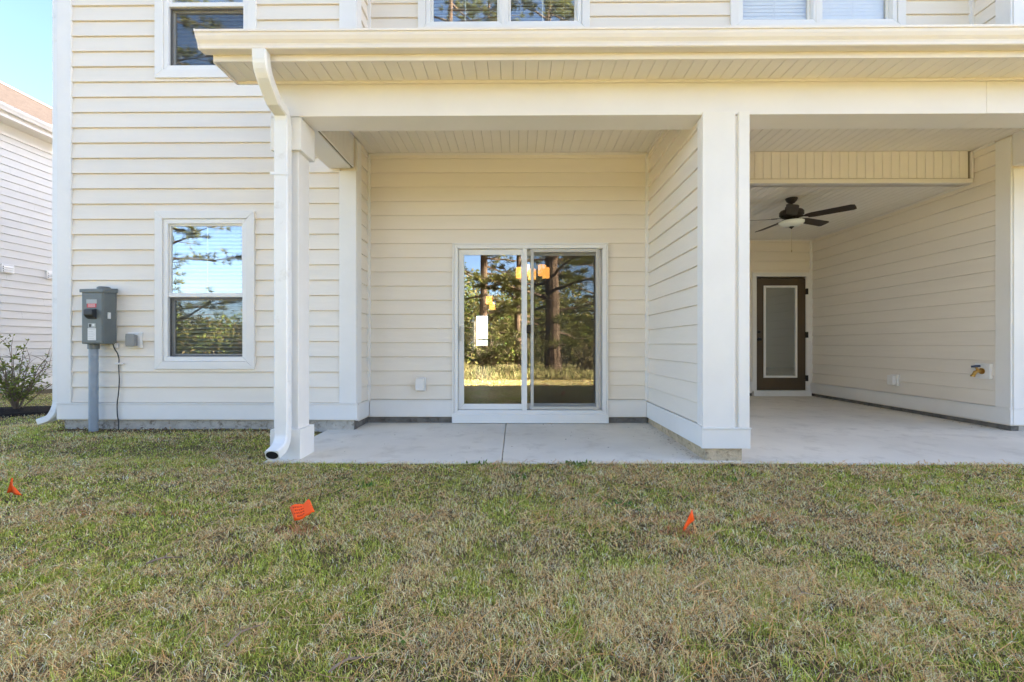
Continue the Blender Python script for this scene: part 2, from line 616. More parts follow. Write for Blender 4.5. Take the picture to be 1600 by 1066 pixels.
sheathing('wall', 'x', YA, 0.12, XR, 22, 0.05, ZTOP)  # right stretch lengthened out of view to keep the sun off the lawn
# unseen far sides, drawn out right and back so the house casts enough shade
BWIN = (-1.74, -1.24, 0.90, 2.22)
sheathing('wall', 'y', XL, 0.12, YA + 0.12, 20.0, -0.1, ZTOP)
sheathing('wall', 'y', 22 - 0.12, 0.12, YA + 0.12, 20.0, -0.1, ZTOP)
sheathing('wall', 'x', 20.0, 0.12, XL, 22, -0.1, ZTOP, [BWIN])

MB().box(BWIN[0], BWIN[1], 20.03, 20.07, 1.15, 1.20).build('window_rail', 'vinyl_white', house)
# rooms behind the glass
def room(x0, x1, y0, y1, z0, z1, holes_back=()):
    MB().box(x0, x1, y0, y1, z0 - 0.05, z0).build('room_floor', 'room_floor', house)
    MB().box(x0, x1, y0, y1, z1, z1 + 0.05).build('room_ceiling', 'room_paint', house)
MB().box(XA - 0.10, XA - 0.02, YB + 0.13, 19.98, 0.1, 2.88).build('room_wall', 'room_paint', house)
MB().box(XW1 - 0.11, XW1 - 0.02 - 0.102, YB + 0.13, 19.98, 0.1, 2.88).build('room_wall', 'room_paint', house)
room(XL + 0.13, XW1 - 0.13, YB + 0.13, 19.98, 0.08, 2.94)
room(XW1 - 0.129, XR + 0.12, YF + 0.13, 19.98, 0.08, 2.94)
room(XL + 0.13, XA - 0.13, YA + 0.125, YB + 0.12, 0.08, 2.94)
MB().box(XL + 0.13, XA - 0.13, 8.2, 8.3, 0.1, 6.2).build('room_wall', 'room_paint', house)
MB().box(XA, 12.8, 8.75, 8.85, 3.05, 6.2).build('room_wall', 'room_paint', house)
MB().box(XW1, XR, 10.2, 10.3, 0.1, 2.9).build('room_wall', 'room_paint', house)

# main roof, unseen; ridge height and spread shaped to shade lawn and next house
def main_roof():
    m = MB()
    x0, x1, y0, y1, z0, zr = XL - 0.4, 22.4, YA - 0.42, 20.5, ZTOP + 0.12, 11.0
    ym = (y0 + y1) / 2
    v = [(x0, y0, z0), (x1, y0, z0), (x1, y1, z0), (x0, y1, z0), (x0 + 4.6, ym, zr), (x1 - 4.6, ym, zr)]
    m.add(v, [(0, 1, 5, 4), (1, 2, 5), (2, 3, 4, 5), (3, 0, 4), (0, 3, 2, 1)])
    m.box(x0, x1, y0, y1, z0 - 0.16, z0 - 0.002)
    m.build('roof', 'shingle', house)
main_roof()

# ---- trim boards
def trim(name, x0, x1, y0, y1, z0, z1, mat='trim', bev=0.004, parent=None):
    return MB().box(x0, x1, y0, y1, z0, z1).build(name, mat, parent or house, bevel=bev)
# corner boards
trim('corner_board', XL - 0.022, XL + 0.135, YA - 0.030, YA + 0.002, 0.296, 6.1)
trim('corner_board', XL - 0.024, XL - 0.001, YA + 0.003, YA + 0.14, 0.296, 6.1)
trim('corner_board', XA - 0.17, XA + 0.022, YA - 0.030, YA + 0.002, 0.296, 2.885)
trim('corner_board', XA + 0.001, XA + 0.024, YA + 0.003, YA + 0.14, 0.283, 3.25)
trim('corner_board', XA - 0.17, XA + 0.022, YA - 0.030, YA + 0.002, 3.7, 6.1)
trim('corner_board', XA + 0.001, XA + 0.024, YA + 0.003, YA + 0.14, 3.7, 6.1)
# wing end: a wide board and a narrow one with a fine gap
trim('corner_board', 1.572, 1.846, 3.845, 3.872, 0.249, 2.908)
trim('corner_board', 1.874, 1.965, 3.843, 3.872, 0.249, 2.908)
trim('corner_board', 1.60, 1.94, 3.866, 3.884, 0.2, 2.885)
trim('corner_board', 1.572, 1.598, 3.874, 3.962, 0.249, 2.885)
trim('corner_board', 1.942, 1.965, 3.874, 3.99, 0.249, 2.885)
# right wall corner
trim('corner_board', XR - 0.024, XR - 0.001, YA - 0.022, YA + 0.14, 0.243, 3.24)
trim('corner_board', XR + 0.002, XR + 0.16, YA - 0.030, YA - 0.001, 0.243, 2.885)
trim('corner_board', XR - 0.024, XR - 0.001, YA - 0.022, YA + 0.14, 3.7, 6.1)
trim('corner_board', XR + 0.002, XR + 0.16, YA - 0.030, YA - 0.001, 3.7, 6.1)
# inside corners
trim('inside_corner', XA + 0.001, XA + 0.040, YB - 0.042, YB - 0.001, 0.283, 3.235, bev=0.003)
trim('inside_corner', XW0 - 0.042, XW0 - 0.001, YB - 0.042, YB - 0.001, 0.283, 3.235, bev=0.003)
trim('inside_corner', XR - 0.042, XR - 0.001, YF - 0.042, YF - 0.001, 0.25, 2.868, bev=0.003)
trim('inside_corner', XA + 0.001, XA + 0.045, YB - 0.045, YB - 0.001, 3.9, 5.9, bev=0.003)
trim('inside_corner', XR - 0.045, XR - 0.001, YB - 0.045, YB - 0.001, 3.9, 5.9, bev=0.003)
# band boards at the foot of the walls, with a small cap
def band(kind, plane, a0, a1, z0, z1):
    m, c = MB(), MB()
    if kind == '-y':
        m.box(a0, a1, plane - 0.030, plane - 0.001, z0, z1 - 0.014)
        c.box(a0 - 0.004, a1 + 0.004, plane - 0.038, plane - 0.001, z1 - 0.013, z1)
    elif kind == '-x':
        m.box(plane - 0.030, plane - 0.001, a0, a1, z0, z1 - 0.014)
        c.box(plane - 0.038, plane - 0.001, a0, a1, z1 - 0.013, z1)
    else:
        m.box(plane + 0.001, plane + 0.030, a0, a1, z0, z1 - 0.014)
        c.box(plane + 0.001, plane + 0.038, a0, a1, z1 - 0.013, z1)
    b = m.build('band_board', 'trim', house, bevel=0.003)
    c.build('cap', 'trim', b, bevel=0.003)
band('-y', YA, XL - 0.026, XA + 0.030, 0.110, 0.296)
band('+x', XA, YA + 0.002, YB - 0.032, 0.095, 0.283)
band('-y', YB, XA + 0.032, SLID[0] - 0.02, 0.078, 0.281)
band('-y', YB, SLID[1] + 0.012, XW0 - 0.032, 0.078, 0.281)
band('-x', XW0, 3.8735, YB - 0.032, 0.075, 0.262)
band('-y', 3.872, 1.566, 1.972, 0.072, 0.249)
band('+x', XW1, 3.875, YF, 0.075, 0.262)
band('-y', YF, 3.0, DOOR[0] - 0.03, 0.06, 0.262)
band('-x', XR, YA - 0.026, YF - 0.002, 0.065, 0.245)
band('-y', YA, XR + 0.001, 8.0, 0.065, 0.245)
# foundation, set back under the bands
fnd = lambda x0, x1, y0, y1, z0, z1, mat='foundation': MB().box(x0, x1, y0, y1, z0, z1).build('foundation', mat, house, bevel=0.006)
fnd(XL + 0.02, XA - 0.02, YA + 0.012, YA + 0.2, -0.3, 0.125)
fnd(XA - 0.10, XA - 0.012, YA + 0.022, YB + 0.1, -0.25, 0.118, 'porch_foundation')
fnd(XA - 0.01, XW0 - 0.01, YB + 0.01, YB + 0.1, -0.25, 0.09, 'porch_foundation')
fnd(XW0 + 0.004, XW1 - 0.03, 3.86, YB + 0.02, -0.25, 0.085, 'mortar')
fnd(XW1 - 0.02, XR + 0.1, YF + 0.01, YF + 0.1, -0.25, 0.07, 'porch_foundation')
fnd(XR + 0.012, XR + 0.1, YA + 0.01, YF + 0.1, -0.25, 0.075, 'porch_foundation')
fnd(XR + 0.102, 12.9, YA + 0.012, YA + 0.1, -0.25, 0.075)

# ---- porch: post, beams, ceilings, soffit
ZB, ZS, ZC = 2.89, 3.178, 3.262            # beam underside, eave soffit, porch ceiling
YBM0, YBM1 = 3.86, 4.13
beam = MB().box(-2.09, 3.955, YBM0, YBM1, ZB, 3.30).build('beam', 'beam_wrap', house, bevel=0.004)
MB().box(3.957, 8.5, YBM0 + 0.001, YBM1 - 0.001, ZB + 0.001, 3.30).build('beam', 'beam_wrap', house, bevel=0.004)
MB().box(-2.085, -1.832, YBM1 + 0.001, YA - 0.026, ZB + 0.02, 3.30).build('side_beam', 'beam_wrap', house, bevel=0.004)
MB().box(XR - 0.01, XR + 0.27, YBM1 + 0.001, YA - 0.026, ZB + 0.02, 3.30).build('side_beam', 'beam_wrap', house, bevel=0.004)

post = MB().box(-2.055, -1.868, 3.893, 4.098, 0.15, 2.66).build('porch_post', 'trim', house, bevel=0.006)
MB().box(-2.098, -1.838, 3.862, 4.135, -0.034, 0.222).build('plinth', 'trim', post, bevel=0.005)
MB().box(-2.094, -1.830, 3.858, 4.128, 2.605, 2.885).build('capital', 'trim', post, bevel=0.005)

PW = 0.1016
_panels = {}
def panel_mesh(L, mat):
    key = (round(L, 3), mat)
    if key in _panels:
        return _panels[key]
    m = MB()
    w = PW
    # face points down (local -z); a shallow bead near the middle and open grooves at the edges
    prof = [(0.0012, 0.010), (0.0012, 0.004), (0.005, 0.0), (w - 0.005, 0.0), (w - 0.0012, 0.004), (w - 0.0012, 0.010)]
    m.prism(prof, 'y', 0, L)
    me = m.mesh('soffit_panel')
    me.materials.append(MAT[mat])
    _panels[key] = me
    return me

def panels(part, x0, x1, L, place, mat='soffit'):
    n = int(math.ceil((x1 - x0) / PW))
    for i in range(n):
        loc, rot = place(x0 + i * PW)
        obj('soffit_panel', panel_mesh(L, mat), None, part, loc, rot)

eave = MB().box(-2.36, 8.5, 3.552, YBM0 - 0.002, ZS + 0.011, ZS + 0.03).build('eave_soffit', 'soffit_back', house)
panels(eave, -2.36, 6.2, YBM0 - 3.572, lambda x: ((x, 3.570, ZS), (0, 0, 0)))
trim('soffit_channel', -2.36, 8.5, YBM0 - 0.022, YBM0 - 0.001, ZS - 0.020, ZS + 0.008, 'almond', 0.003)
ceil1 = MB().box(XA, XW0, YBM1 + 0.002, YB - 0.002, ZC + 0.011, ZC + 0.03).build('porch_ceiling', 'soffit_back', house)
panels(ceil1, XA + 0.002, XW0 + 0.01, YB - YBM1 - 0.03, lambda x: ((x, YBM1 + 0.012, ZC), (0, 0, 0)))
ceil2 = MB().box(XW1, XR + 0.02, YBM1 + 0.002, YB - 0.002, ZC + 0.011, ZC + 0.03).build('porch_ceiling', 'soffit_back', house)
panels(ceil2, XW1 + 0.004, XR - 0.01, YB - YBM1 - 0.03, lambda x: ((x, YBM1 + 0.012, ZC), (0, 0, 0)))
ceil3 = MB().box(XW1, XR, YB + 0.002, YF - 0.002, ZB + 0.011, ZB + 0.03).build('porch_ceiling', 'soffit_back', house)
panels(ceil3, XW1 + 0.004, XR - 0.01, YF - YB - 0.03, lambda x: ((x, YB + 0.012, ZB), (0, 0, 0)))
MB().box(XA + 0.0, XR, YBM0 + 0.05, YB, ZC + 0.032, ZC + 0.06).build('roof_deck', 'soffit_back', house)
# header in front of the deep porch, vertical panels
head = MB().box(XW1, XR - 0.02, YB - 0.02, YB - 0.001, ZB + 0.02, ZC - 0.004).build('porch_header', 'soffit_back', house)
panels(head, XW1 + 0.004, XR - 0.12, ZC - ZB - 0.05, lambda x: ((x, YB - 0.031, ZC - 0.004), (R(-90), 0, 0)), 'almond')
trim('edge_strip', XW1, XR - 0.03, YB - 0.045, YB - 0.003, ZB - 0.012, ZB + 0.036, 'almond', 0.003, head)
trim('edge_strip', XR - 0.045, XR - 0.018, YB - 0.046, YB - 0.003, ZB + 0.037, ZC - 0.012, 'almond', 0.003, head)
trim('edge_strip', XW1, XR - 0.03, YB - 0.046, YB + 0.035, ZB - 0.014, ZB - 0.0125, 'almond', 0.0, head)
# side beam inner face, vertical panels
side = MB().box(-1.831, -1.815, YBM1 + 0.002, YA - 0.028, ZB + 0.03, ZC).build('beam_lining', 'soffit_back', house)
panels(side, YBM1 + 0.004, YA - 0.07, ZC - ZB - 0.03, lambda y: ((-1.804, y, ZC - 0.002), (R(-90), 0, R(90))), 'almond')
# small channels where walls meet ceilings
trim('ceiling_channel', XA + 0.04, XW0 - 0.045, YB - 0.028, YB - 0.001, ZC - 0.026, ZC - 0.001, 'almond', 0.003)
trim('ceiling_channel', XW0 - 0.028, XW0 - 0.001, YBM1 + 0.001, YB - 0.045, ZC - 0.026, ZC - 0.001, 'almond', 0.003)
trim('ceiling_channel', XR - 0.028, XR - 0.001, YB + 0.001, YF - 0.045, ZB - 0.026, ZB - 0.001, 'almond', 0.003)
trim('ceiling_channel', XR - 0.028, XR - 0.001, YA + 0.142, YB - 0.048, ZC - 0.026, ZC - 0.001, 'almond', 0.003)
trim('ceiling_channel', XW1 + 0.03, XR - 0.045, YF - 0.028, YF - 0.001, ZB - 0.026, ZB - 0.001, 'almond', 0.003)
# fascia, end cap of the eave and porch roof
trim('fascia', -2.365, 8.5, 3.532, 3.551, ZS - 0.022, 3.34, 'almond', 0.003)
MB().prism([(3.553, ZS - 0.02), (YBM0 - 0.002, ZS - 0.02), (YBM0 - 0.002, 3.42), (3.553, 3.33)], 'x', -2.376, -2.362).build('eave_end', 'almond', house)
MB().prism([(3.50, 3.342), (YB - 0.03, 3.90), (YB - 0.03, 3.93), (3.50, 3.372)], 'x', -2.10, 8.5).build('porch_roof', 'shingle', house)
MB().prism([(3.50, 3.341), (YBM0, 3.44), (YBM0, 3.47), (3.50, 3.371)], 'x', -2.39, -2.102).build('porch_roof', 'shingle', house)

# gutter with an ogee front
gprof = [(3.531, 3.205), (3.453, 3.200), (3.447, 3.206), (3.445, 3.222), (3.440, 3.236), (3.425, 3.256), (3.414, 3.280), (3.410, 3.300),
         (3.402, 3.303), (3.400, 3.320), (3.412, 3.322), (3.416, 3.306), (3.420, 3.300), (3.431, 3.262), (3.447, 3.240), (3.452, 3.212), (3.525, 3.214), (3.525, 3.330), (3.531, 3.330)]
gut = MB().prism(gprof, 'x', -2.415, 8.5).build('gutter', 'almond', house, bevel=0.0015)
cap = [(3.531, 3.203), (3.452, 3.198), (3.443, 3.205), (3.438, 3.236), (3.412, 3.280), (3.407, 3.300), (3.398, 3.302), (3.397, 3.323), (3.531, 3.331)]
MB().prism(cap, 'x', -2.424, -2.416).build('end_cap', 'almond', gut, bevel=0.002)

# downspout from gutter to post and down to the lawn
def rect_ring(c, w, d, direction):
    """cross-section ring: width along x, depth perpendicular to the run, rounded corners"""
    dv = Vector(direction).normalized()
    wv = Vector((1, 0, 0))
    nv = dv.cross(wv).normalized()
    r = 0.010
    pts = []
    for sx, sy in ((1, 1), (-1, 1), (-1, -1), (1, -1)):
        for k in ((0, 1) if sx * sy > 0 else (1, 0)):
            px = sx * (w / 2 - (r if k else 0))
            py = sy * (d / 2 - (0 if k else r))
            pts.append(Vector(c) + wv * px + nv * py)
    return pts
xs0 = -1.962
def spout(path, w, d):
    rings_ = []
    for i, p in enumerate(path):
        a = Vector(path[max(i - 1, 0)])
        b = Vector(path[min(i + 1, len(path) - 1)])
        rings_.append(rect_ring(p, w, d, b - a))
    return MB().rings(rings_)
path = [(xs0, 3.488, 3.215), (xs0, 3.488, 3.165)]
for i in range(1, 7):
    a = R(48) * i / 6
    path.append((xs0, 3.488 + 0.20 * (1 - math.cos(a)), 3.165 - 0.20 * math.sin(a)))
a0 = path[-1]
path.append((xs0, a0[1] + 0.115, a0[2] - 0.115 / math.tan(R(48)) * 1.0))
b0 = path[-1]
for i in range(1, 6):
    a = R(48) * (1 - i / 5)
    path.append((xs0, 3.815 - 0.13 * (1 - math.cos(a)) , b0[2] - 0.12 * (i / 5)))
top_spout = spout(path, 0.112, 0.078).build('downspout', 'spout_white', house, smooth=False)
zt = path[-1][2] + 0.015
spout([(xs0, 3.8145, zt), (xs0, 3.8145, 0.26)], 0.117, 0.084).build('pipe', 'spout_white', top_spout)
elb = [(xs0, 3.8145, 0.285), (xs0, 3.8145, 0.20)]
for i in range(1, 9):
    a = R(66) * i / 8
    elb.append((xs0, 3.8145 - 0.13 * (1 - math.cos(a)), 0.20 - 0.13 * math.sin(a)))
e0 = elb[-1]
elb.append((xs0 - 0.012, e0[1] - 0.07, e0[2] - 0.030))
spout(elb, 0.112, 0.084).build('elbow', 'spout_white', top_spout)
# black disc closing the elbow, painted for the shade inside its end
e1 = Vector(elb[-1])
dv = (e1 - Vector(e0)).normalized()
nv = dv.cross(Vector((1, 0, 0))).normalized()
ring = [e1 + dv * 0.002 + Vector((1, 0, 0)) * 0.050 * math.cos(t) + nv * 0.036 * math.sin(t) for t in np.linspace(0, 2 * math.pi, 17)[:-1]]
ring2 = [p - dv * 0.004 for p in ring]
MB().rings([ring2, ring]).build('mouth_shade', 'spout_hole_shade', top_spout)
# strap that holds it to the post
MB().box(xs0 - 0.085, xs0 + 0.068, 3.768, 3.772, 2.36, 2.385).build('strap', 'spout_white', top_spout)

# downspout at the far left corner, foot turned out over the lawn
def left_spout():
    cx, cy = XL - 0.075, YA + 0.055
    def rr(c, d):
        dv = Vector(d).normalized()
        wv = Vector((0, 1, 0))
        nv = dv.cross(wv).normalized()
        return [Vector(c) + wv * a * 0.055 + nv * b * 0.036 for a, b in ((1, .8), (.8, 1), (-.8, 1), (-1, .8), (-1, -.8), (-.8, -1), (.8, -1), (1, -.8))]
    pts = [(cx, cy, 6.0), (cx, cy, 0.30)]
    for i in range(1, 8):
        a = R(70) * i / 7
        pts.append((cx - 0.10 * (1 - math.cos(a)), cy - 0.03 * i / 7, 0.30 - 0.12 * math.sin(a) - 0.01 * i))
    l = pts[-1]
    pts.append((l[0] - 0.09, l[1] - 0.02, l[2] - 0.035))
    rs = []
    for i, p in enumerate(pts):
        rs.append(rr(p, Vector(pts[min(i + 1, len(pts) - 1)]) - Vector(pts[max(i - 1, 0)])))
    MB().rings(rs).build('downspout', 'spout_white', house)
left_spout()

# ---- windows
def rect_frame(m, x0, x1, z0, z1, w, y0, y1):
    """four mitred boards around an opening"""
    o = [(x0, z0), (x1, z0), (x1, z1), (x0, z1)]
    i = [(x0 + w, z0 + w), (x1 - w, z0 + w), (x1 - w, z1 - w), (x0 + w, z1 - w)]
    g = 0.0008
    for k in range(4):
        a, b, c, d = o[k], o[(k + 1) % 4], i[(k + 1) % 4], i[k]
        cx = (a[0] + b[0] + c[0] + d[0]) / 4
        cz = (a[1] + b[1] + c[1] + d[1]) / 4
        q = [(p[0] + (g if p[0] < cx else -g), p[1] + (g if p[1] < cz else -g)) for p in (a, b, c, d)]
        m.prism(q, 'y', y0, y1)
    return m

def blinds(parent, x0, x1, z0, z1, y, tilt, pitch=0.044):
    m = MB()
    n = int((z1 - z0) / pitch)
    c, s = math.cos(R(tilt)), math.sin(R(tilt))
    hw = 0.024
    for k in range(n):
        z = z0 + 0.02 + k * pitch
        pts = []
        for u, t in ((-hw, -0.0012), (hw, -0.0012), (hw, 0.0012), (-hw, 0.0012)):
            pts.append((y + u * c - t * s, z + u * s + t * c))
        m.prism(pts, 'x', x0, x1)
    for fx in (0.17, 0.83):
        xx = x0 + (x1 - x0) * fx
        m.box(xx - 0.001, xx + 0.001, y - 0.026, y - 0.025, z0, z1)
    return stuff(m.build('blinds', 'blind', parent))

def window(outer, plane, casing, units, tilt, upper_muntin=False, lower_muntin=False, screen=True, pane='glass'):
    x0, x1, z0, z1 = outer
    w = rect_frame(MB(), x0, x1, z0, z1, casing, plane - 0.038, plane + 0.004).build('window', 'trim', house, bevel=0.004)
    ix0, ix1, iz0, iz1 = x0 + casing, x1 - casing, z0 + casing, z1 - casing
    ew = (ix1 - ix0) / units
    for k in range(units):
        a, b = ix0 + k * ew + (0.004 if k else 0), ix0 + (k + 1) * ew
        fw = 0.052
        rect_frame(MB(), a + 0.001, b - 0.001, iz0 + 0.001, iz1 - 0.001, fw, plane - 0.024, plane + 0.075).build('frame', 'vinyl_white', w, bevel=0.003)
        zm = iz0 + 0.465 * (iz1 - iz0)
        ga, gb, gz0, gz1 = a + fw, b - fw, iz0 + fw, iz1 - fw
        # upper sash, near the face; lower sash set back
        rect_frame(MB(), ga + 0.001, gb - 0.001, zm - 0.022, gz1 - 0.001, 0.020, plane - 0.002, plane + 0.030).build('sash', 'vinyl_white', w, bevel=0.002)
        MB().box(ga + 0.001, gb - 0.001, plane - 0.014, plane + 0.028, zm - 0.020, zm + 0.028).build('meeting_rail', 'vinyl_white', w, bevel=0.003)
        rect_frame(MB(), ga + 0.001, gb - 0.001, gz0 + 0.001, zm - 0.024, 0.030, plane + 0.034, plane + 0.064).build('sash', 'vinyl_white', w, bevel=0.002)
        MB().box(ga + 0.018, gb - 0.018, plane + 0.012, plane + 0.017, zm, gz1 - 0.018).build('pane', pane, w)
        MB().box(ga + 0.028, gb - 0.028, plane + 0.046, plane + 0.051, gz0 + 0.028, zm - 0.05).build('pane', pane, w)
        if screen:
            rect_frame(MB(), ga + 0.002, gb - 0.002, gz0 + 0.002, zm - 0.026, 0.016, plane + 0.008, plane + 0.018).build('screen_frame', 'screen_frame', w)
            MB().box(ga + 0.016, gb - 0.016, plane + 0.0125, plane + 0.0135, gz0 + 0.016, zm - 0.040).build('insect_screen', 'insect_screen', w)
        xm = (ga + gb) / 2
        if upper_muntin:
            MB().box(xm - 0.006, xm + 0.006, plane + 0.019, plane + 0.023, zm + 0.03, gz1 - 0.02).build('muntin', 'vinyl_white', w)
        if lower_muntin:
            MB().box(xm - 0.008, xm + 0.008, plane + 0.053, plane + 0.057, gz0 + 0.03, zm - 0.05).build('muntin', 'vinyl_white', w)
        blinds(w, ga + 0.01, gb - 0.01, gz0, gz1, plane + 0.098, tilt if not isinstance(tilt, (list, tuple)) else tilt[k])
    if units == 2:
        xm = (ix0 + ix1) / 2
        MB().box(xm - 0.022, xm + 0.026, plane - 0.030, plane - 0.0245, iz0 + 0.002, iz1 - 0.002).build('mullion', 'trim', w, bevel=0.002)
    return w
wl = window(W_LOW, YA, 0.088, 1, 38, upper_muntin=True)
wu = window(W_UPL, YA, 0.094, 1, 14)
wm = window(W_UPM, YB, 0.096, 2, 8, lower_muntin=True, screen=False)
wr_ = window(W_UPR, YB, 0.096, 2, (80, 84), lower_muntin=True, screen=False, pane='clear_glass')

# ---- sliding door
def slider():
    x0, x1, z0, z1 = SLID
    P = YB
    d = rect_frame(MB(), x0 + 0.001, x1 - 0.001, 0.115, z1 - 0.001, 0.045, P - 0.045, P + 0.10).build('sliding_door', 'vinyl_white', house, bevel=0.003)
    rect_frame(MB(), x0 - 0.022, x1 + 0.022, 0.10, z1 + 0.02, 0.022, P - 0.052, P - 0.002).build('casing', 'trim', d, bevel=0.003)
    MB().box(x0 - 0.022, x1 + 0.022, P - 0.072, P - 0.002, 0.006, 0.113).build('sill', 'vinyl_white', d, bevel=0.005)
    MB().box(x0 - 0.02, x1 + 0.02, P + 0.0, P + 0.12, 0.006, 0.112).build('threshold', 'vinyl_white', d)
    zb, zt_ = 0.162, z1 - 0.048
    # fixed panel on the left, moving panel behind the screen on the right
    rect_frame(MB(), x0 + 0.047, 0.135, zb, zt_, 0.068, P + 0.000, P + 0.034).build('door_panel', 'vinyl_white', d, bevel=0.003)
    MB().box(x0 + 0.108, 0.072, P + 0.014, P + 0.020, zb + 0.06, zt_ - 0.06).build('pane', 'glass', d)
    rect_frame(MB(), 0.062, x1 - 0.047, zb, zt_, 0.070, P + 0.040, P + 0.074).build('door_panel', 'vinyl_white', d, bevel=0.003)
    MB().box(0.125, x1 - 0.110, P + 0.054, P + 0.060, zb + 0.06, zt_ - 0.06).build('pane', 'glass', d)
    # post between the two halves
    MB().box(0.077, 0.133, P - 0.040, P - 0.001, zb - 0.002, zt_ + 0.002).build('stile', 'vinyl_white', d, bevel=0.003)
    # sliding insect screen on its own track
    rect_frame(MB(), 0.176, x1 - 0.085, zb + 0.004, zt_ - 0.004, 0.038, P - 0.034, P - 0.018).build('screen_frame', 'screen_door_frame', d, bevel=0.003)
    MB().box(0.212, x1 - 0.120, P - 0.027, P - 0.0255, zb + 0.04, zt_ - 0.04).build('insect_screen', 'insect_screen', d)
    MB().box(0.128, 0.178, P - 0.052, P - 0.030, 1.085, 1.185).build('handle', 'hardware', d, bevel=0.006)
    MB().box(x0 + 0.068, x0 + 0.082, P - 0.030, P - 0.001, 0.99, 1.17).build('handle', 'screen_door_frame', d, bevel=0.004)
slider()

# ---- brown glazed door at the end of the deep porch
def porch_door():
    P = YF
    x0, x1, z0, z1 = DOOR
    d = MB()
    rect_frame(d, x0 - 0.035, x1 + 0.035, 0.03, z1 + 0.075, 0.075, P - 0.032, P + 0.02)
    dd = d.build('porch_door', 'trim', house, bevel=0.004)
    MB().box(x0 - 0.035, x1 + 0.03, P - 0.075, P + 0.02, 0.002, 0.102).build('sill', 'trim', dd, bevel=0.004)
    lx0, lx1, lz0, lz1 = 4.437, 5.358, 0.106, 2.172
    gx0, gx1, gz0, gz1 = 4.585, 5.20, 0.338, 2.040
    leaf = MB()
    leaf.box(lx0, gx0, P + 0.0, P + 0.045, lz0, lz1)
    leaf.box(gx1, lx1, P + 0.0, P + 0.045, lz0, lz1)
    leaf.box(gx0, gx1, P + 0.0, P + 0.045, lz0, gz0)
    leaf.box(gx0, gx1, P + 0.0, P + 0.045, gz1, lz1)
    leaf.build('leaf', 'door_brown', dd)
    rect_frame(MB(), gx0 - 0.002, gx1 + 0.002, gz0 - 0.002, gz1 + 0.002, 0.040, P - 0.016, P + 0.03).build('light_frame', 'trim', dd, bevel=0.005)
    MB().box(gx0 + 0.036, gx1 - 0.036, P + 0.006, P + 0.012, gz0 + 0.036, gz1 - 0.036).build('pane', 'door_glass', dd)
    for z in (1.93, 1.13, 0.33):
        MB().box(lx1 - 0.004, lx1 + 0.028, P - 0.042, P - 0.001, z - 0.055, z + 0.055).build('hinge', 'hardware', dd, bevel=0.003)
    for z, r, dep in ((1.185, 0.030, 0.028), (1.045, 0.034, 0.066)):
        k = MB()
        n = 16
        prof = [(r, 0), (r, -0.010), (r * 0.45, -0.014), (r * 0.45, -dep * 0.5), (r * 0.95, -dep * 0.62), (r * 0.8, -dep), (r * 0.3, -dep - 0.004)]
        k.rings([[(4.495 + a * math.cos(2 * math.pi * j / n), P + y, z + a * math.sin(2 * math.pi * j / n)) for j in range(n)] for a, y in prof])
        k.build('knob' if dep > 0.05 else 'deadbolt', 'hardware', dd, smooth=False)
porch_door()

# ------------------------------------------------------------------ things on the walls
def outlet(name, label, x, z, plane, facing, cover, w=0.145, h=0.178):
    """mounting block with a weatherproof cover"""
    t = thing(name, label, 'outlet', (x, plane, z) if facing == '-y' else (plane, x, z), 'outdoor outlets on the walls')
    rot = 0 if facing == '-y' else R(-90)
    def part(nm, m, mat, bev):
        me = m.mesh(nm)
        o = obj(nm, me, mat, None, t.location, (0, 0, rot), bevel=bev)
        adopt(o, t)
        return o
    part('mounting_block', MB().box(-w / 2, w / 2, -0.036, -0.001, -h / 2, h / 2), 'trim', 0.006)
    c = part('cover', MB().box(-0.046, 0.046, -0.085, -0.037, -0.064, 0.064), cover, 0.012)
    part('lid', MB().box(-0.050, 0.050, -0.093, -0.083, -0.068, 0.072), cover, 0.006)
    part('hinge', MB().box(-0.052, -0.043, -0.092, -0.040, -0.05, 0.05), cover, 0.003)
outlet('wall_outlet', 'grey weatherproof outlet cover on white block right of the meter box', -4.253, 0.995, YA - 0.012, '-y', 'outlet_grey')
outlet('wall_outlet', 'white outlet cover low on the wall left of the sliding door', -1.147, 0.470, YB - 0.012, '-y', 'trim', 0.12, 0.16)
outlet('wall_outlet', 'white outlet cover low on the long side wall of the deep porch', 6.58, 0.44, XR - 0.012, '-x', 'trim', 0.12, 0.16)

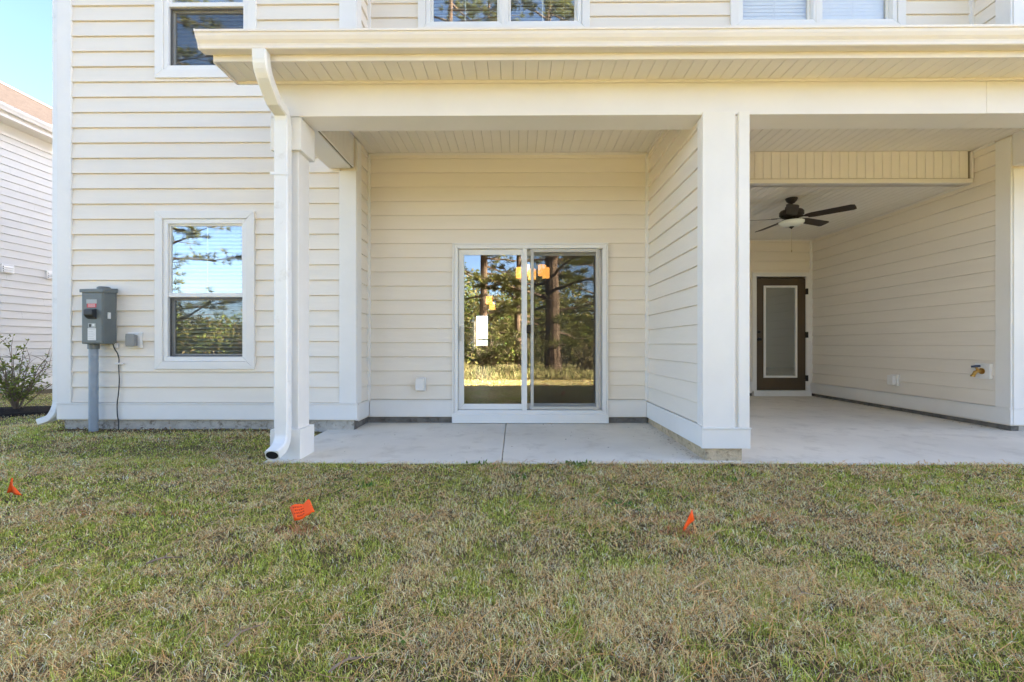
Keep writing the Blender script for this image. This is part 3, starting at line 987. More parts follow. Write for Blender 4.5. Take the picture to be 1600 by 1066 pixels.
def meter():
    yb, yf = YA - 0.018, YA - 0.185
    x0, x1, z0, z1 = -4.712, -4.472, 0.955, 1.545
    t = thing('meter_box', 'grey electric meter box on a conduit beside the left corner board', 'meter box', (-4.6, YA - 0.1, -0.02))
    MB().box(x0, x1, yf, yb, z0, z1).build('enclosure', 'meter_grey', t, bevel=0.008)
    MB().prism([(yb, z1 + 0.030), (yb, z1 - 0.022), (yf - 0.014, z1 - 0.032), (yf - 0.014, z1 + 0.004)], 'x', x0 - 0.012, x1 + 0.012).build('lid', 'meter_grey', t, bevel=0.005)
    MB().lathe((x0 + x1) / 2 + 0.03, (yb + yf) / 2 + 0.02, [(0.060, z1 + 0.004), (0.060, z1 + 0.034), (0.045, z1 + 0.044), (0.01, z1 + 0.046)]).build('hub', 'meter_grey', t)
    MB().box(x0 + 0.012, x1 - 0.012, yf - 0.006, yf + 0.002, z0 + 0.012, z1 - 0.045).build('front_cover', 'meter_grey', t, bevel=0.004)
    f = yf - 0.0065
    # hooded breaker handle
    h = MB()
    h.prism([(f, 1.335), (f - 0.055, 1.320), (f - 0.055, 1.268), (f - 0.03, 1.240), (f, 1.225)], 'x', x0 + 0.078, x0 + 0.172)
    h.build('breaker_hood', 'black_plastic', t, bevel=0.004)
    lab = MB().box(x0 + 0.068, x0 + 0.168, f - 0.002, f, 1.350, 1.435).build('warning_label', 'label_red', t)
    MB().box(x0 + 0.062, x0 + 0.174, f - 0.003, f - 0.0005, 1.392, 1.437).build('label_header', 'label_grey', lab)
    for z in (1.385, 1.372, 1.359):
        MB().box(x0 + 0.080, x0 + 0.158, f - 0.003, f - 0.0022, z - 0.0025, z + 0.0015).build('print_line', 'label_white', lab)
    l2 = MB().box(x0 + 0.075, x0 + 0.165, f - 0.002, f, 0.995, 1.125).build('rating_label', 'label_white', t)
    for i in range(6):
        MB().box(x0 + 0.083, x0 + 0.083 + (0.07, 0.055, 0.064)[i % 3], f - 0.003, f - 0.0022, 1.108 - i * 0.019, 1.111 - i * 0.019).build('print_line', 'label_grey', l2)
    l3 = MB().box(x0 + 0.080, x0 + 0.160, f - 0.002, f, 1.130, 1.178).build('code_label', 'label_grey', t)
    MB().box(x0 + 0.090, x0 + 0.115, f - 0.003, f - 0.0022, 1.138, 1.170).build('print_line', 'black_plastic', l3)
    MB().box(x0 + 0.125, x0 + 0.150, f - 0.003, f - 0.0022, 1.150, 1.172).build('print_line', 'label_white', l3)
    MB().box(x1, x1 + 0.016, yf + 0.045, yf + 0.075, 1.23, 1.30).build('latch', 'label_white', t, bevel=0.004)
    cx, cy = -4.655, YA - 0.105
    MB().tube([(cx, cy, -0.10), (cx, cy, 0.955)], 0.042, 20).build('conduit', 'conduit_grey', t, smooth=False)
    MB().tube([(cx, cy, 0.90), (cx, cy, 0.956)], 0.052, 20).build('collar', 'meter_grey', t)
    MB().box(x1 - 0.06, x1 + 0.02, YA - 0.04, YA - 0.017, 0.905, 0.962).build('junction_block', 'trim', t, bevel=0.004)
meter()

cbl = MB()
cp = [(-4.475, 5.015, 0.955), (-4.470, 5.030, 0.90), (-4.452, 5.045, 0.85), (-4.440, 5.052, 0.78), (-4.442, 5.050, 0.70), (-4.430, 5.045, 0.55),
      (-4.436, 5.040, 0.40), (-4.446, 5.035, 0.28), (-4.440, 5.032, 0.16), (-4.425, 5.03, 0.08), (-4.42, 5.02, -0.05)]
cp = [Vector(p) for p in cp]
sm = []
for i in range(len(cp) - 1):
    for t in (0, .25, .5, .75):
        p0, p1, p2, p3 = cp[max(i - 1, 0)], cp[i], cp[i + 1], cp[min(i + 2, len(cp) - 1)]
        sm.append(0.5 * ((2 * p1) + (p2 - p0) * t + (2 * p0 - 5 * p1 + 4 * p2 - p3) * t * t + (3 * p1 - p0 - 3 * p2 + p3) * t ** 3))
cb = thing('cable', 'thin black cable hanging from the meter box down to the ground', 'cable', (-4.42, 5.03, 0))
cbl.tube(sm, 0.0055, 8).build('cord', 'black_plastic', cb, smooth=True)
MB().box(-4.475, -4.385, 5.035, 5.060, 0.725, 0.745).build('clip', 'trim', cb, bevel=0.004)

def hose_tap():
    y, z = 5.345, 0.640
    t = thing('hose_tap', 'brass hose tap with dark handle on a white block near the right edge', 'tap', (XR, y, z))
    X = XR - 0.016
    MB().box(X - 0.030, X + 0.012, y - 0.085, y + 0.085, z - 0.09, z + 0.09).build('mounting_block', 'trim', t, bevel=0.006)
    MB().tube([(X - 0.030, y, z), (X - 0.075, y, z), (X - 0.100, y + 0.008, z - 0.012), (X - 0.122, y + 0.012, z - 0.055)], [0.022, 0.018, 0.019, 0.017], 14).build('spout', 'brass', t, smooth=True)
    MB().tube([(X - 0.122, y + 0.012, z - 0.048), (X - 0.126, y + 0.013, z - 0.066)], 0.022, 14).build('thread', 'brass', t)
    MB().tube([(X - 0.036, y, z), (X - 0.031, y, z)], 0.036, 18).build('flange', 'brass', t)
    MB().tube([(X - 0.078, y, z), (X - 0.096, y + 0.004, z + 0.052)], [0.015, 0.010], 12).build('stem', 'brass', t, smooth=True)
    MB().tube([(X - 0.078, y - 0.030, z + 0.060), (X - 0.100, y, z + 0.056), (X - 0.120, y + 0.034, z + 0.050)], [0.012, 0.015, 0.012], 10).build('handle', 'tap_blue', t, smooth=True)
hose_tap()

# ------------------------------------------------------------------ ceiling fan
def fan():
    cx, cy = 3.655, 6.07
    t = thing('ceiling_fan', 'dark bronze five blade ceiling fan with white bowl light', 'ceiling fan', (cx, cy, ZB))
    MB().lathe(cx, cy, [(0.072, ZB - 0.001), (0.074, ZB - 0.012), (0.060, ZB - 0.040), (0.036, ZB - 0.066), (0.014, ZB - 0.074)]).build('canopy', 'fan_bronze', t, smooth=True)
    MB().tube([(cx, cy, ZB - 0.06), (cx, cy, ZB - 0.12)], 0.014, 12).build('downrod', 'fan_bronze', t)
    MB().lathe(cx, cy, [(0.02, ZB - 0.105), (0.075, ZB - 0.115), (0.080, ZB - 0.150), (0.130, ZB - 0.165), (0.145, ZB - 0.185), (0.145, ZB - 0.225), (0.120, ZB - 0.248), (0.07, ZB - 0.262), (0.05, ZB - 0.268)]).build('motor', 'fan_bronze', t, smooth=False)
    zb = ZB - 0.268
    for k in range(5):
        a = R(-48 + 72 * k)
        tilt = R(-14)
        prof = [(0.185, -0.050), (0.24, -0.062), (0.45, -0.066), (0.66, -0.070), (0.695, -0.055), (0.70, 0.0), (0.695, 0.055), (0.66, 0.070), (0.45, 0.066), (0.24, 0.062), (0.185, 0.050)]
        def xf(r, w, h):
            ww, hh = w * math.cos(tilt) - h * math.sin(tilt), w * math.sin(tilt) + h * math.cos(tilt)
            return (cx + r * math.cos(a) - ww * math.sin(a), cy + r * math.sin(a) + ww * math.cos(a), zb + hh)
        m = MB()
        n = len(prof)
        m.add([xf(r, w, -0.003) for r, w in prof] + [xf(r, w, 0.003) for r, w in prof],
              [tuple(range(n)), tuple(range(n, 2 * n))[::-1]] + [(i, n + i, n + (i + 1) % n, (i + 1) % n) for i in range(n)])
        b = m.build('blade', 'fan_blade', t)
        arm = MB()
        ap = [(0.06, -0.020), (0.14, -0.012), (0.19, -0.040), (0.235, -0.040), (0.235, 0.040), (0.19, 0.040), (0.14, 0.012), (0.06, 0.020)]
        n = len(ap)
        arm.add([xf(r, w, 0.0035) for r, w in ap] + [xf(r, w, 0.010) for r, w in ap],
                [tuple(range(n)), tuple(range(n, 2 * n))[::-1]] + [(i, n + i, n + (i + 1) % n, (i + 1) % n) for i in range(n)])
        arm.build('blade_arm', 'fan_bronze', b)
    MB().lathe(cx, cy, [(0.05, zb + 0.002), (0.062, zb - 0.012), (0.118, zb - 0.022), (0.124, zb - 0.032), (0.11, zb - 0.036)]).build('light_fitter', 'fan_bronze', t)
    MB().lathe(cx, cy, [(0.118, zb - 0.032), (0.152, zb - 0.040), (0.150, zb - 0.060), (0.125, zb - 0.085), (0.080, zb - 0.104), (0.02, zb - 0.112)], 32).build('light_bowl', 'milk_glass', t, smooth=True)
    MB().lathe(cx, cy, [(0.034, zb - 0.106), (0.032, zb - 0.116), (0.016, zb - 0.128), (0.005, zb - 0.140)], 16).build('finial', 'fan_bronze', t)
    MB().tube([(cx, cy, zb - 0.13), (cx + 0.002, cy, zb - 0.42)], 0.0018, 6).build('pull_chain', 'chain', t)
    MB().lathe(cx + 0.002, cy, [(0.003, zb - 0.415), (0.007, zb - 0.43), (0.006, zb - 0.445), (0.002, zb - 0.45)], 10).build('pull_knob', 'chain', t)
fan()

# ------------------------------------------------------------------ lamps inside, seen through the sliding door
def chandelier():
    cx, cy, z = 0.30, 8.0, 2.22
    t = thing('chandelier', 'lit orange five shade chandelier inside behind the sliding door', 'chandelier', (cx, cy, 2.9))
    MB().tube([(cx, cy, 2.92), (cx, cy, 2.05)], 0.010, 8).build('rod', 'lamp_metal', t)
    MB().lathe(cx, cy, [(0.02, 2.08), (0.05, 2.05), (0.02, 2.0)], 12).build('hub', 'lamp_metal', t)
    for k in range(5):
        a = R(72 * k + 20)
        x, y = cx + 0.24 * math.cos(a), cy + 0.24 * math.sin(a)
        MB().tube([(cx, cy, 2.04), (cx + 0.13 * math.cos(a), cy + 0.13 * math.sin(a), 1.99), (x, y, 2.06), (x, y, 2.14)], 0.008, 8).build('arm', 'lamp_metal', t)
        MB().lathe(x, y, [(0.068, 2.13), (0.070, 2.14), (0.070, 2.31), (0.066, 2.315)], 18).build('shade', 'lamp_shade_lit', t)
chandelier()
def pendant(x, y, z, label):
    t = thing('pendant_lamp', label, 'pendant lamp', (x, y, 2.9), 'pendant lamps over the kitchen counter')
    MB().tube([(x, y, 2.93), (x, y, z + 0.1)], 0.004, 6).build('cord', 'lamp_metal', t)
    MB().lathe(x, y, [(0.03, z + 0.105), (0.075, z + 0.10), (0.085, z - 0.09), (0.02, z - 0.092)], 16).build('shade', 'lamp_shade_lit', t)
pendant(-0.66, 11.2, 2.04, 'left and upper of two small orange pendants behind the door glass')
pendant(-0.64, 12.2, 1.98, 'right and lower of two small orange pendants behind the door glass')

# ------------------------------------------------------------------ marking flags
def flag(name, label, base, lean, pts, marks=False):
    """pts: sheet outline as 3-D offsets from the top of the wire"""
    t = thing(name, label, 'flag', base, 'orange marking flags in the lawn')
    b = Vector(base)
    top = b + Vector(lean)
    MB().tube([b - Vector((0, 0, 0.05)), top], 0.0016, 6).build('wire', 'wire', t)
    rows = pts
    nr, nc = len(rows), len(rows[0])
    v = [top + Vector(p) for r_ in rows for p in r_]
    k = len(v)
    nrm = Vector((0, 0.0008, 0.0004))
    v2 = [p + nrm for p in v]
    f = []
    for i in range(nr - 1):
        for j in range(nc - 1):
            a, b_, c, d = i * nc + j, i * nc + j + 1, (i + 1) * nc + j + 1, (i + 1) * nc + j
            f += [(a, b_, c, d), (k + d, k + c, k + b_, k + a)]
    for i in range(nr - 1):
        f += [(i * nc, (i + 1) * nc, k + (i + 1) * nc, k + i * nc), (i * nc + nc - 1, k + i * nc + nc - 1, k + (i + 1) * nc + nc - 1, (i + 1) * nc + nc - 1)]
    for j in range(nc - 1):
        f += [(j, k + j, k + j + 1, j + 1), ((nr - 1) * nc + j, (nr - 1) * nc + j + 1, k + (nr - 1) * nc + j + 1, k + (nr - 1) * nc + j)]
    sh = MB().add(v + v2, f).build('sheet', 'flag_orange', t, smooth=True)
    return t, sh, v, nc
def lerp3(a, b, t):
    return tuple(a[i] + (b[i] - a[i]) * t for i in range(3))
# flag standing in the middle of the lawn, sheet spread towards the viewer
g = lambda x, y: float(ground_z(np.array(x), np.array(y)))
bx, by = -1.178, 2.42
A_, B_, C_, D_ = (-0.041, 0.02, 0.070), (0.046, 0.06, 0.096), (0.095, 0.02, 0.046), (0.0, -0.01, 0.002)
rows = []
for i in range(6):
    tt = i / 5
    l, r_ = lerp3(A_, D_, tt), lerp3(B_, C_, tt)
    row = []
    for j in range(8):
        p = list(lerp3(l, r_, j / 7))
        p[2] += 0.006 * math.sin(j * 1.1 + i * 0.4) - (0.008 if j == 5 else 0)
        row.append(tuple(p))
    rows.append(row)
t_, sh, vv, nc = flag('marking_flag', 'orange flag with faint dark printing left of the lawn centre', (bx, by, g(bx, by)), (0.0, 0.0, 0.046), rows)
ink = MB()
for i, (a, b) in enumerate(((0.12, 0.60), (0.18, 0.66), (0.10, 0.62), (0.2, 0.58))):
    u = 0.18 + i * 0.19
    for k in range(5):
        t0 = a + (b - a) * k / 5
        t1 = t0 + (b - a) / 5 * (0.45 + 0.4 * ((i * 3 + k * 7) % 5) / 5)
        def at(tu, uu):
            i0, j0 = min(int(uu * 5), 4), min(int(tu * 7), 6)
            fu, fv = uu * 5 - i0, tu * 7 - j0
            p = lambda ii, jj: Vector(vv[ii * nc + jj])
            return (p(i0, j0) * (1 - fv) + p(i0, j0 + 1) * fv) * (1 - fu) + (p(i0 + 1, j0) * (1 - fv) + p(i0 + 1, j0 + 1) * fv) * fu + Vector((0, -0.0012, 0.0012))
        q = [at(t0, u - 0.03), at(t1, u - 0.03), at(t1, u + 0.05), at(t0, u + 0.05)]
        ink.add(q, [(0, 1, 2, 3)])
stuff(obj('printing', ink.mesh('printing', fix=False), 'flag_ink', t_))
# narrow flag seen edge-on
bx, by = 0.868, 2.36
rows = []
for i in range(5):
    row = []
    for j in range(6):
        s_ = j / 5
        a_ = lerp3((-0.010, 0.0, 0.024), (0.050, 0.03, 0.118), s_)
        d_ = lerp3((0.008, 0.02, 0.000), (0.070, 0.06, 0.052), s_)
        x, y, z = lerp3(a_, d_, i / 4)
        y += 0.012 * math.sin(s_ * 4) * (i / 4)
        row.append((x, y, z))
    rows.append(row)
flag('marking_flag', 'narrow leaning orange flag in the lawn before the wing wall', (bx, by, g(bx, by)), (0.004, 0, 0.012), rows)
# small flag at the left edge, folded with its tip up
bx, by = -3.20, 2.86
rows = []
for i in range(5):
    row = []
    for j in range(7):
        s_ = j / 6
        if s_ < 0.6:
            q = s_ / 0.6
            x = -0.028 + 0.030 * (1 - i / 4) * 1.0 + q * 0.052 * (i / 4) - q * 0.004
            z = 0.094 * (1 - i / 4) + 0.004
        else:
            q = (s_ - 0.6) / 0.4
            x = 0.022 * (i / 4) + 0.0 * (1 - i / 4) + q * (0.040 + 0.01 * i / 4)
            z = (0.094 * (1 - i / 4)) * (1 - q) + 0.030 * q * (1 - i / 4) - 0.008 * q * (i / 4)
        row.append((x, 0.012 * math.sin(s_ * 6), z))
    rows.append(row)
flag('marking_flag', 'small folded orange flag at the left edge of the lawn', (bx, by, g(bx, by)), (-0.004, 0, 0.045), rows)

# ------------------------------------------------------------------ neighbouring house on the left
def neighbour():
    XN = -11.38
    n = thing('neighbour_house', 'pale sided neighbouring house at the left edge with sunlit eaves', 'house', (XN, 14, -0.25))
    z0, z1 = -0.02, 5.60
    w = MB().box(XN - 8, XN, 8.0, 24.0, -0.2, 5.85).build('wall', 'neighbour_siding', n)
    siding(w, '+x', XN, 8.1, 23.9, 0.17, z1, h=0.1705, mat='neighbour_siding', seams=1)
    MB().box(XN + 0.001, XN + 0.03, 8.0, 24.0, -0.02, 0.17).build('band_board', 'trim', n, bevel=0.003)
    MB().box(XN - 7.9, XN - 0.012, 8.05, 23.95, -0.5, 0.0).build('foundation', 'foundation', n)
    MB().box(XN + 0.001, XN + 0.035, 7.9, 24.0, 5.60, 5.849).build('frieze', 'trim', n, bevel=0.004)
    MB().box(XN - 8.4, XN + 0.40, 7.6, 24.4, 5.85, 5.88).build('soffit', 'soffit', n)
    MB().box(XN + 0.401, XN + 0.42, 7.6, 24.4, 5.835, 6.06).build('fascia', 'almond', n, bevel=0.003)
    gp = [(XN + 0.421, 5.94), (XN + 0.50, 5.94), (XN + 0.515, 5.975), (XN + 0.545, 6.02), (XN + 0.55, 6.07), (XN + 0.421, 6.07)]
    MB().prism(gp, 'y', 7.58, 24.4).build('gutter', 'trim', n)
    r = MB()
    xr, zr = XN - 4.6, 9.05
    r.prism([(XN + 0.46, 6.075), (xr, zr), (2 * xr - XN - 0.46, 6.075)], 'y', 7.5, 24.5)
    r.build('roof', 'neighbour_shingle', n)
    MB().tube([(xr, 7.5, zr), (xr, 24.5, zr)], 0.09, 8).build('ridge_cap', 'fan_bronze', n)
    for y, z in ((10.05, 2.64), (11.02, 2.64)):
        v = MB().box(XN + 0.014, XN + 0.055, y - 0.13, y + 0.13, z - 0.10, z + 0.10).build('vent', 'vinyl_white', n, bevel=0.005)
        for k in range(3):
            MB().prism([(XN + 0.056, z - 0.07 + k * 0.05), (XN + 0.085, z - 0.075 + k * 0.05), (XN + 0.056, z - 0.035 + k * 0.05)], 'y', y - 0.10, y + 0.10).build('louvre', 'vinyl_white', v)
neighbour()

# ------------------------------------------------------------------ plants
def leaf_cards(centers, dirs, length, width, cols, twist=None):
    """diamond leaves: 4 verts each"""
    n = len(centers)
    d = dirs / np.linalg.norm(dirs, axis=1, keepdims=True)
    r = rng.normal(size=(n, 3))
    s = np.cross(d, r)
    s /= np.linalg.norm(s, axis=1, keepdims=True)
    nn = np.cross(d, s)
    L, W = length[:, None], width[:, None]
    v = np.stack([centers, centers + d * L * 0.45 + s * W * 0.5 + nn * W * 0.12, centers + d * L, centers + d * L * 0.45 - s * W * 0.5 + nn * W * 0.12], 1).reshape(-1, 3)
    f = np.arange(n * 4).reshape(n, 4)
    return v, f, np.repeat(cols, 4, 0)

def pick(cols, n, jitter=0.25):
    c = np.array(cols)[rng.integers(0, len(cols), n)]
    return c * (1 + jitter * (rng.random((n, 1)) - 0.5) * 2)

def shrub(name, label, base, h, spread, stems, leaves, cols, leaf=(0.035, 0.018), group=None, bare=0.0):
    t = thing(name, label, 'shrub', base, group)
    b = Vector(base)
    m = MB()
    C, D = [], []
    for k in range(stems):
        a = random.uniform(0, 2 * math.pi)
        out = spread * random.uniform(0.2, 1.0)
        hh = h * random.uniform(0.55, 1.0) * (1 - 0.25 * (out / spread) ** 2)
        pts = []
        for i in range(7):
            q = i / 6
            pts.append(b + Vector((math.cos(a) * out * q ** 1.3 + random.uniform(-.02, .02) * q * h, math.sin(a) * out * q ** 1.3 + random.uniform(-.02, .02) * q * h, hh * q - 0.03)))
        m.tube(pts, [0.008 * h * (1 - 0.8 * i / 6) + 0.0012 for i in range(7)], 5)
        for i in range(2, 7):
            for _ in range(2):
                d = Vector((random.uniform(-1, 1), random.uniform(-1, 1), random.uniform(0.1, 1.1))).normalized()
                l = h * random.uniform(0.10, 0.24)
                e = pts[i] + d * l
                m.tube([pts[i], pts[i] + d * l * 0.5 + Vector((0, 0, 0.01)), e], [0.003 * h, 0.002 * h, 0.001], 4, False)
                if random.random() < bare and i >= 5:
                    continue
                for _k in range(leaves):
                    q = random.random()
                    C.append(pts[i].lerp(e, q))
                    D.append(d * 0.6 + Vector((random.uniform(-1, 1), random.uniform(-1, 1), random.uniform(-0.4, 0.9))))
    m.build('stems', 'twig', t)
    C, D = np.array(C), np.array(D)
    n = len(C)
    v, f, c = leaf_cards(C, D, leaf[0] * rng.uniform(0.7, 1.3, n), leaf[1] * rng.uniform(0.7, 1.3, n), pick(cols, n))
    obj('foliage', np_mesh('foliage', v, f, c), 'leaf', t)
    return t
GREEN = [(0.11, 0.155, 0.03), (0.14, 0.18, 0.035), (0.08, 0.12, 0.025), (0.18, 0.20, 0.045)]
bz = float(ground_z(np.array(-7.15), np.array(6.45)))
shrub('garden_shrub', 'loose green shrub in dark mulch at the left edge', (-7.15, 6.45, bz), 1.15, 0.66, 22, 7, [(0.20, 0.25, 0.05), (0.25, 0.30, 0.07), (0.14, 0.19, 0.045), (0.30, 0.32, 0.09)], (0.046, 0.024), bare=0.6)
# mulch bed
mb = MB()
ring0 = []
for k in range(40):
    a = 2 * math.pi * k / 40
    ring0.append((-7.75 + 1.55 * math.cos(a) * (1 + 0.05 * math.sin(3 * a)), 6.5 + 0.55 * math.sin(a) * (1 + 0.06 * math.cos(5 * a))))
gz = lambda p: float(ground_z(np.array(p[0]), np.array(p[1])))
mb.rings([[(p[0], p[1], gz(p) - 0.05) for p in ring0], [(p[0], p[1], gz(p) + 0.012) for p in ring0],
          [(-7.75 + (p[0] + 7.75) * 0.9, 6.5 + (p[1] - 6.5) * 0.9, gz(p) + 0.04) for p in ring0],
          [(-7.75 + (p[0] + 7.75) * 0.4, 6.5 + (p[1] - 6.5) * 0.4, gz(p) + 0.06) for p in ring0]])
structure(mb.build('mulch_bed', 'mulch'))

# pines and thicket behind the camera, the woods that the glass reflects
def pine(name, label, base, h, r0, seed, crown_from, nb, group='pines at the edge of the woods', spread=3.4):
    rr = random.Random(seed)
    t = thing(name, label, 'pine tree', base, group)
    b = Vector(base)
    m = MB()
    pts, rad = [], []
    bend = (rr.uniform(-.4, .4), rr.uniform(-.4, .4))
    for i in range(14):
        q = i / 13
        pts.append(b + Vector((bend[0] * q * q + rr.uniform(-.04, .04), bend[1] * q * q + rr.uniform(-.04, .04), h * q - 0.1)))
        rad.append(r0 * (1 - 0.86 * q) * (1.25 if i == 0 else 1))
    m.tube(pts, rad, 12)
    C, D = [], []
    def trunk_at(z):
        q = min(max(z / h, 0), 1) * 13
        i = min(int(q), 12)
        return pts[i].lerp(pts[i + 1], q - i)
    for k in range(nb):
        q = crown_from + (1 - crown_from) * (k + rr.random()) / nb
        p = trunk_at(q * h)
        a = rr.uniform(0, 2 * math.pi)
        L = spread * rr.uniform(0.55, 1.0) * (1.05 - 0.75 * ((q - crown_from) / (1 - crown_from)) ** 1.2)
        up = rr.uniform(-0.10, 0.35)
        bp = []
        for i in range(6):
            s_ = i / 5
            bp.append(p + Vector((math.cos(a) * L * s_, math.sin(a) * L * s_, L * (up * s_ - 0.16 * s_ * s_ + 0.10 * s_ ** 3) + rr.uniform(-.05, .05))))
        m.tube(bp, [0.045 * (1 - 0.85 * i / 5) * (0.6 + L / 4) for i in range(6)], 5, False)
        for i in range(2, 6):
            for _ in range(4):
                aa = a + rr.uniform(-1.3, 1.3)
                l2 = L * rr.uniform(0.12, 0.30)
                e = bp[i] + Vector((math.cos(aa) * l2, math.sin(aa) * l2, rr.uniform(-0.1, 0.3) * l2))
                m.tube([bp[i], e], [0.012, 0.005], 4, False)
                for _k in range(3):
                    c = bp[i].lerp(e, rr.uniform(0.35, 1.0))
                    for _n in range(18):
                        C.append(c)
                        D.append(Vector((math.cos(aa) + rr.uniform(-1, 1), math.sin(aa) + rr.uniform(-1, 1), rr.uniform(-0.6, 1.0))))
    m.build('trunk', 'bark', t)
    C, D = np.array(C), np.array(D)
    n = len(C)
    v, f, c = leaf_cards(C, D, rng.uniform(0.14, 0.27, n), rng.uniform(0.010, 0.020, n), pick([(0.135, 0.135, 0.032), (0.10, 0.115, 0.03), (0.19, 0.165, 0.045), (0.075, 0.09, 0.026)], n))
    obj('crown', np_mesh('crown', v, f, c), 'leaf', t)
    return t
G3 = lambda x, y: (x, y, float(ground_z(np.array(x), np.array(y))))
pine('pine_tree', 'thick pine trunk reflected in the right door pane', G3(1.25, -4.4), 17, 0.27, 1, 0.06, 74)
pine('pine_tree', 'slender pine reflected in the left door pane', G3(-1.45, -9.0), 18, 0.19, 2, 0.12, 50)
pine('pine_tree', 'leafy pine reflected at the middle of the sliding door', G3(0.1, -7.2), 14, 0.13, 3, 0.08, 50)
pine('pine_tree', 'spreading pine reflected at the left of the lower window', G3(-13.6, -6.8), 16, 0.30, 4, 0.10, 46, spread=4.6)
pine('pine_tree', 'pine reflected in the upper left window', G3(-9.2, -6.2), 15, 0.26, 5, 0.45, 36, spread=3.6)
pine('pine_tree', 'tall pine reflected in the upper middle windows', G3(-2.7, -6.6), 19, 0.24, 6, 0.35, 44)
pine('pine_tree', 'young pine at the right of the woods', G3(4.2, -12.5), 9, 0.2, 8, 0.12, 40)
pine('pine_tree', 'pine far to the left of the woods', G3(-7.0, -16.0), 17, 0.25, 9, 0.2, 40)

TAN = [(0.13, 0.125, 0.035), (0.17, 0.145, 0.05), (0.20, 0.15, 0.065), (0.09, 0.10, 0.03)]
for i, (x, y, h, s, lab) in enumerate([(0.35, -3.9, 1.5, 0.8, 'bushy shrub beside the thick pine'), (2.6, -4.6, 1.3, 1.0, 'low shrub right of the thick pine'),
                                       (-1.0, -4.6, 1.7, 0.9, 'tall shrub before the slender pine'), (-3.2, -5.2, 1.8, 1.3, 'wide shrub left of the slender pine'),
                                       (-11.0, -9.0, 2.4, 1.5, 'broad shrub under the spreading pine'), (4.6, -7.5, 1.6, 1.3, 'shrub before the young pine')]):
    shrub('wild_shrub', lab, G3(x, y), h, s, 34, 9, TAN if i % 2 else GREEN + TAN, (0.075, 0.032), 'shrubs along the woods')

def woods():
    """far-off thicket that reads as one mass"""
    n = 150000
    x = rng.uniform(-45, 35, n)
    y = -19 - 12 * rng.random(n)
    top = (1.4 + 4.2 * vnoise(x, y, 0.22, 21) * (0.4 + vnoise(x, y, 0.6, 22))) * (1 + 0.8 * smooth01(-8, -4, x) * smooth01(5, 2, x))
    z = ground_z(x, y) + top * rng.random(n) ** 0.8
    C = np.stack([x, y, z], 1)
    D = rng.normal(size=(n, 3))
    v, f, c = leaf_cards(C, D, rng.uniform(0.18, 0.42, n), rng.uniform(0.09, 0.2, n), pick(GREEN + TAN + TAN, n) * 1.15)
    stuff(obj('woods', np_mesh('woods', v, f, c), 'leaf'))
    # rough grass along their edge
    n = 60000
    x = rng.uniform(-18, 12, n)
    y = -1.4 - 9 * rng.random(n) ** 1.4
    C = np.stack([x, y, ground_z(x, y)], 1)
    D = np.stack([rng.normal(0, .35, n), rng.normal(0, .35, n), np.ones(n)], 1)
    v, f, c = leaf_cards(C, D, rng.uniform(0.15, 0.5, n) * (0.4 + vnoise(x, y, .7, 5)) * (0.5 + 0.5 * smooth01(-1.4, -3.5, y)), rng.uniform(0.012, 0.03, n), pick([(0.46, 0.37, 0.18), (0.36, 0.31, 0.13), (0.20, 0.22, 0.07)], n))
    stuff(obj('rough_grass', np_mesh('rough_grass', v, f, c), 'leaf'))
woods()

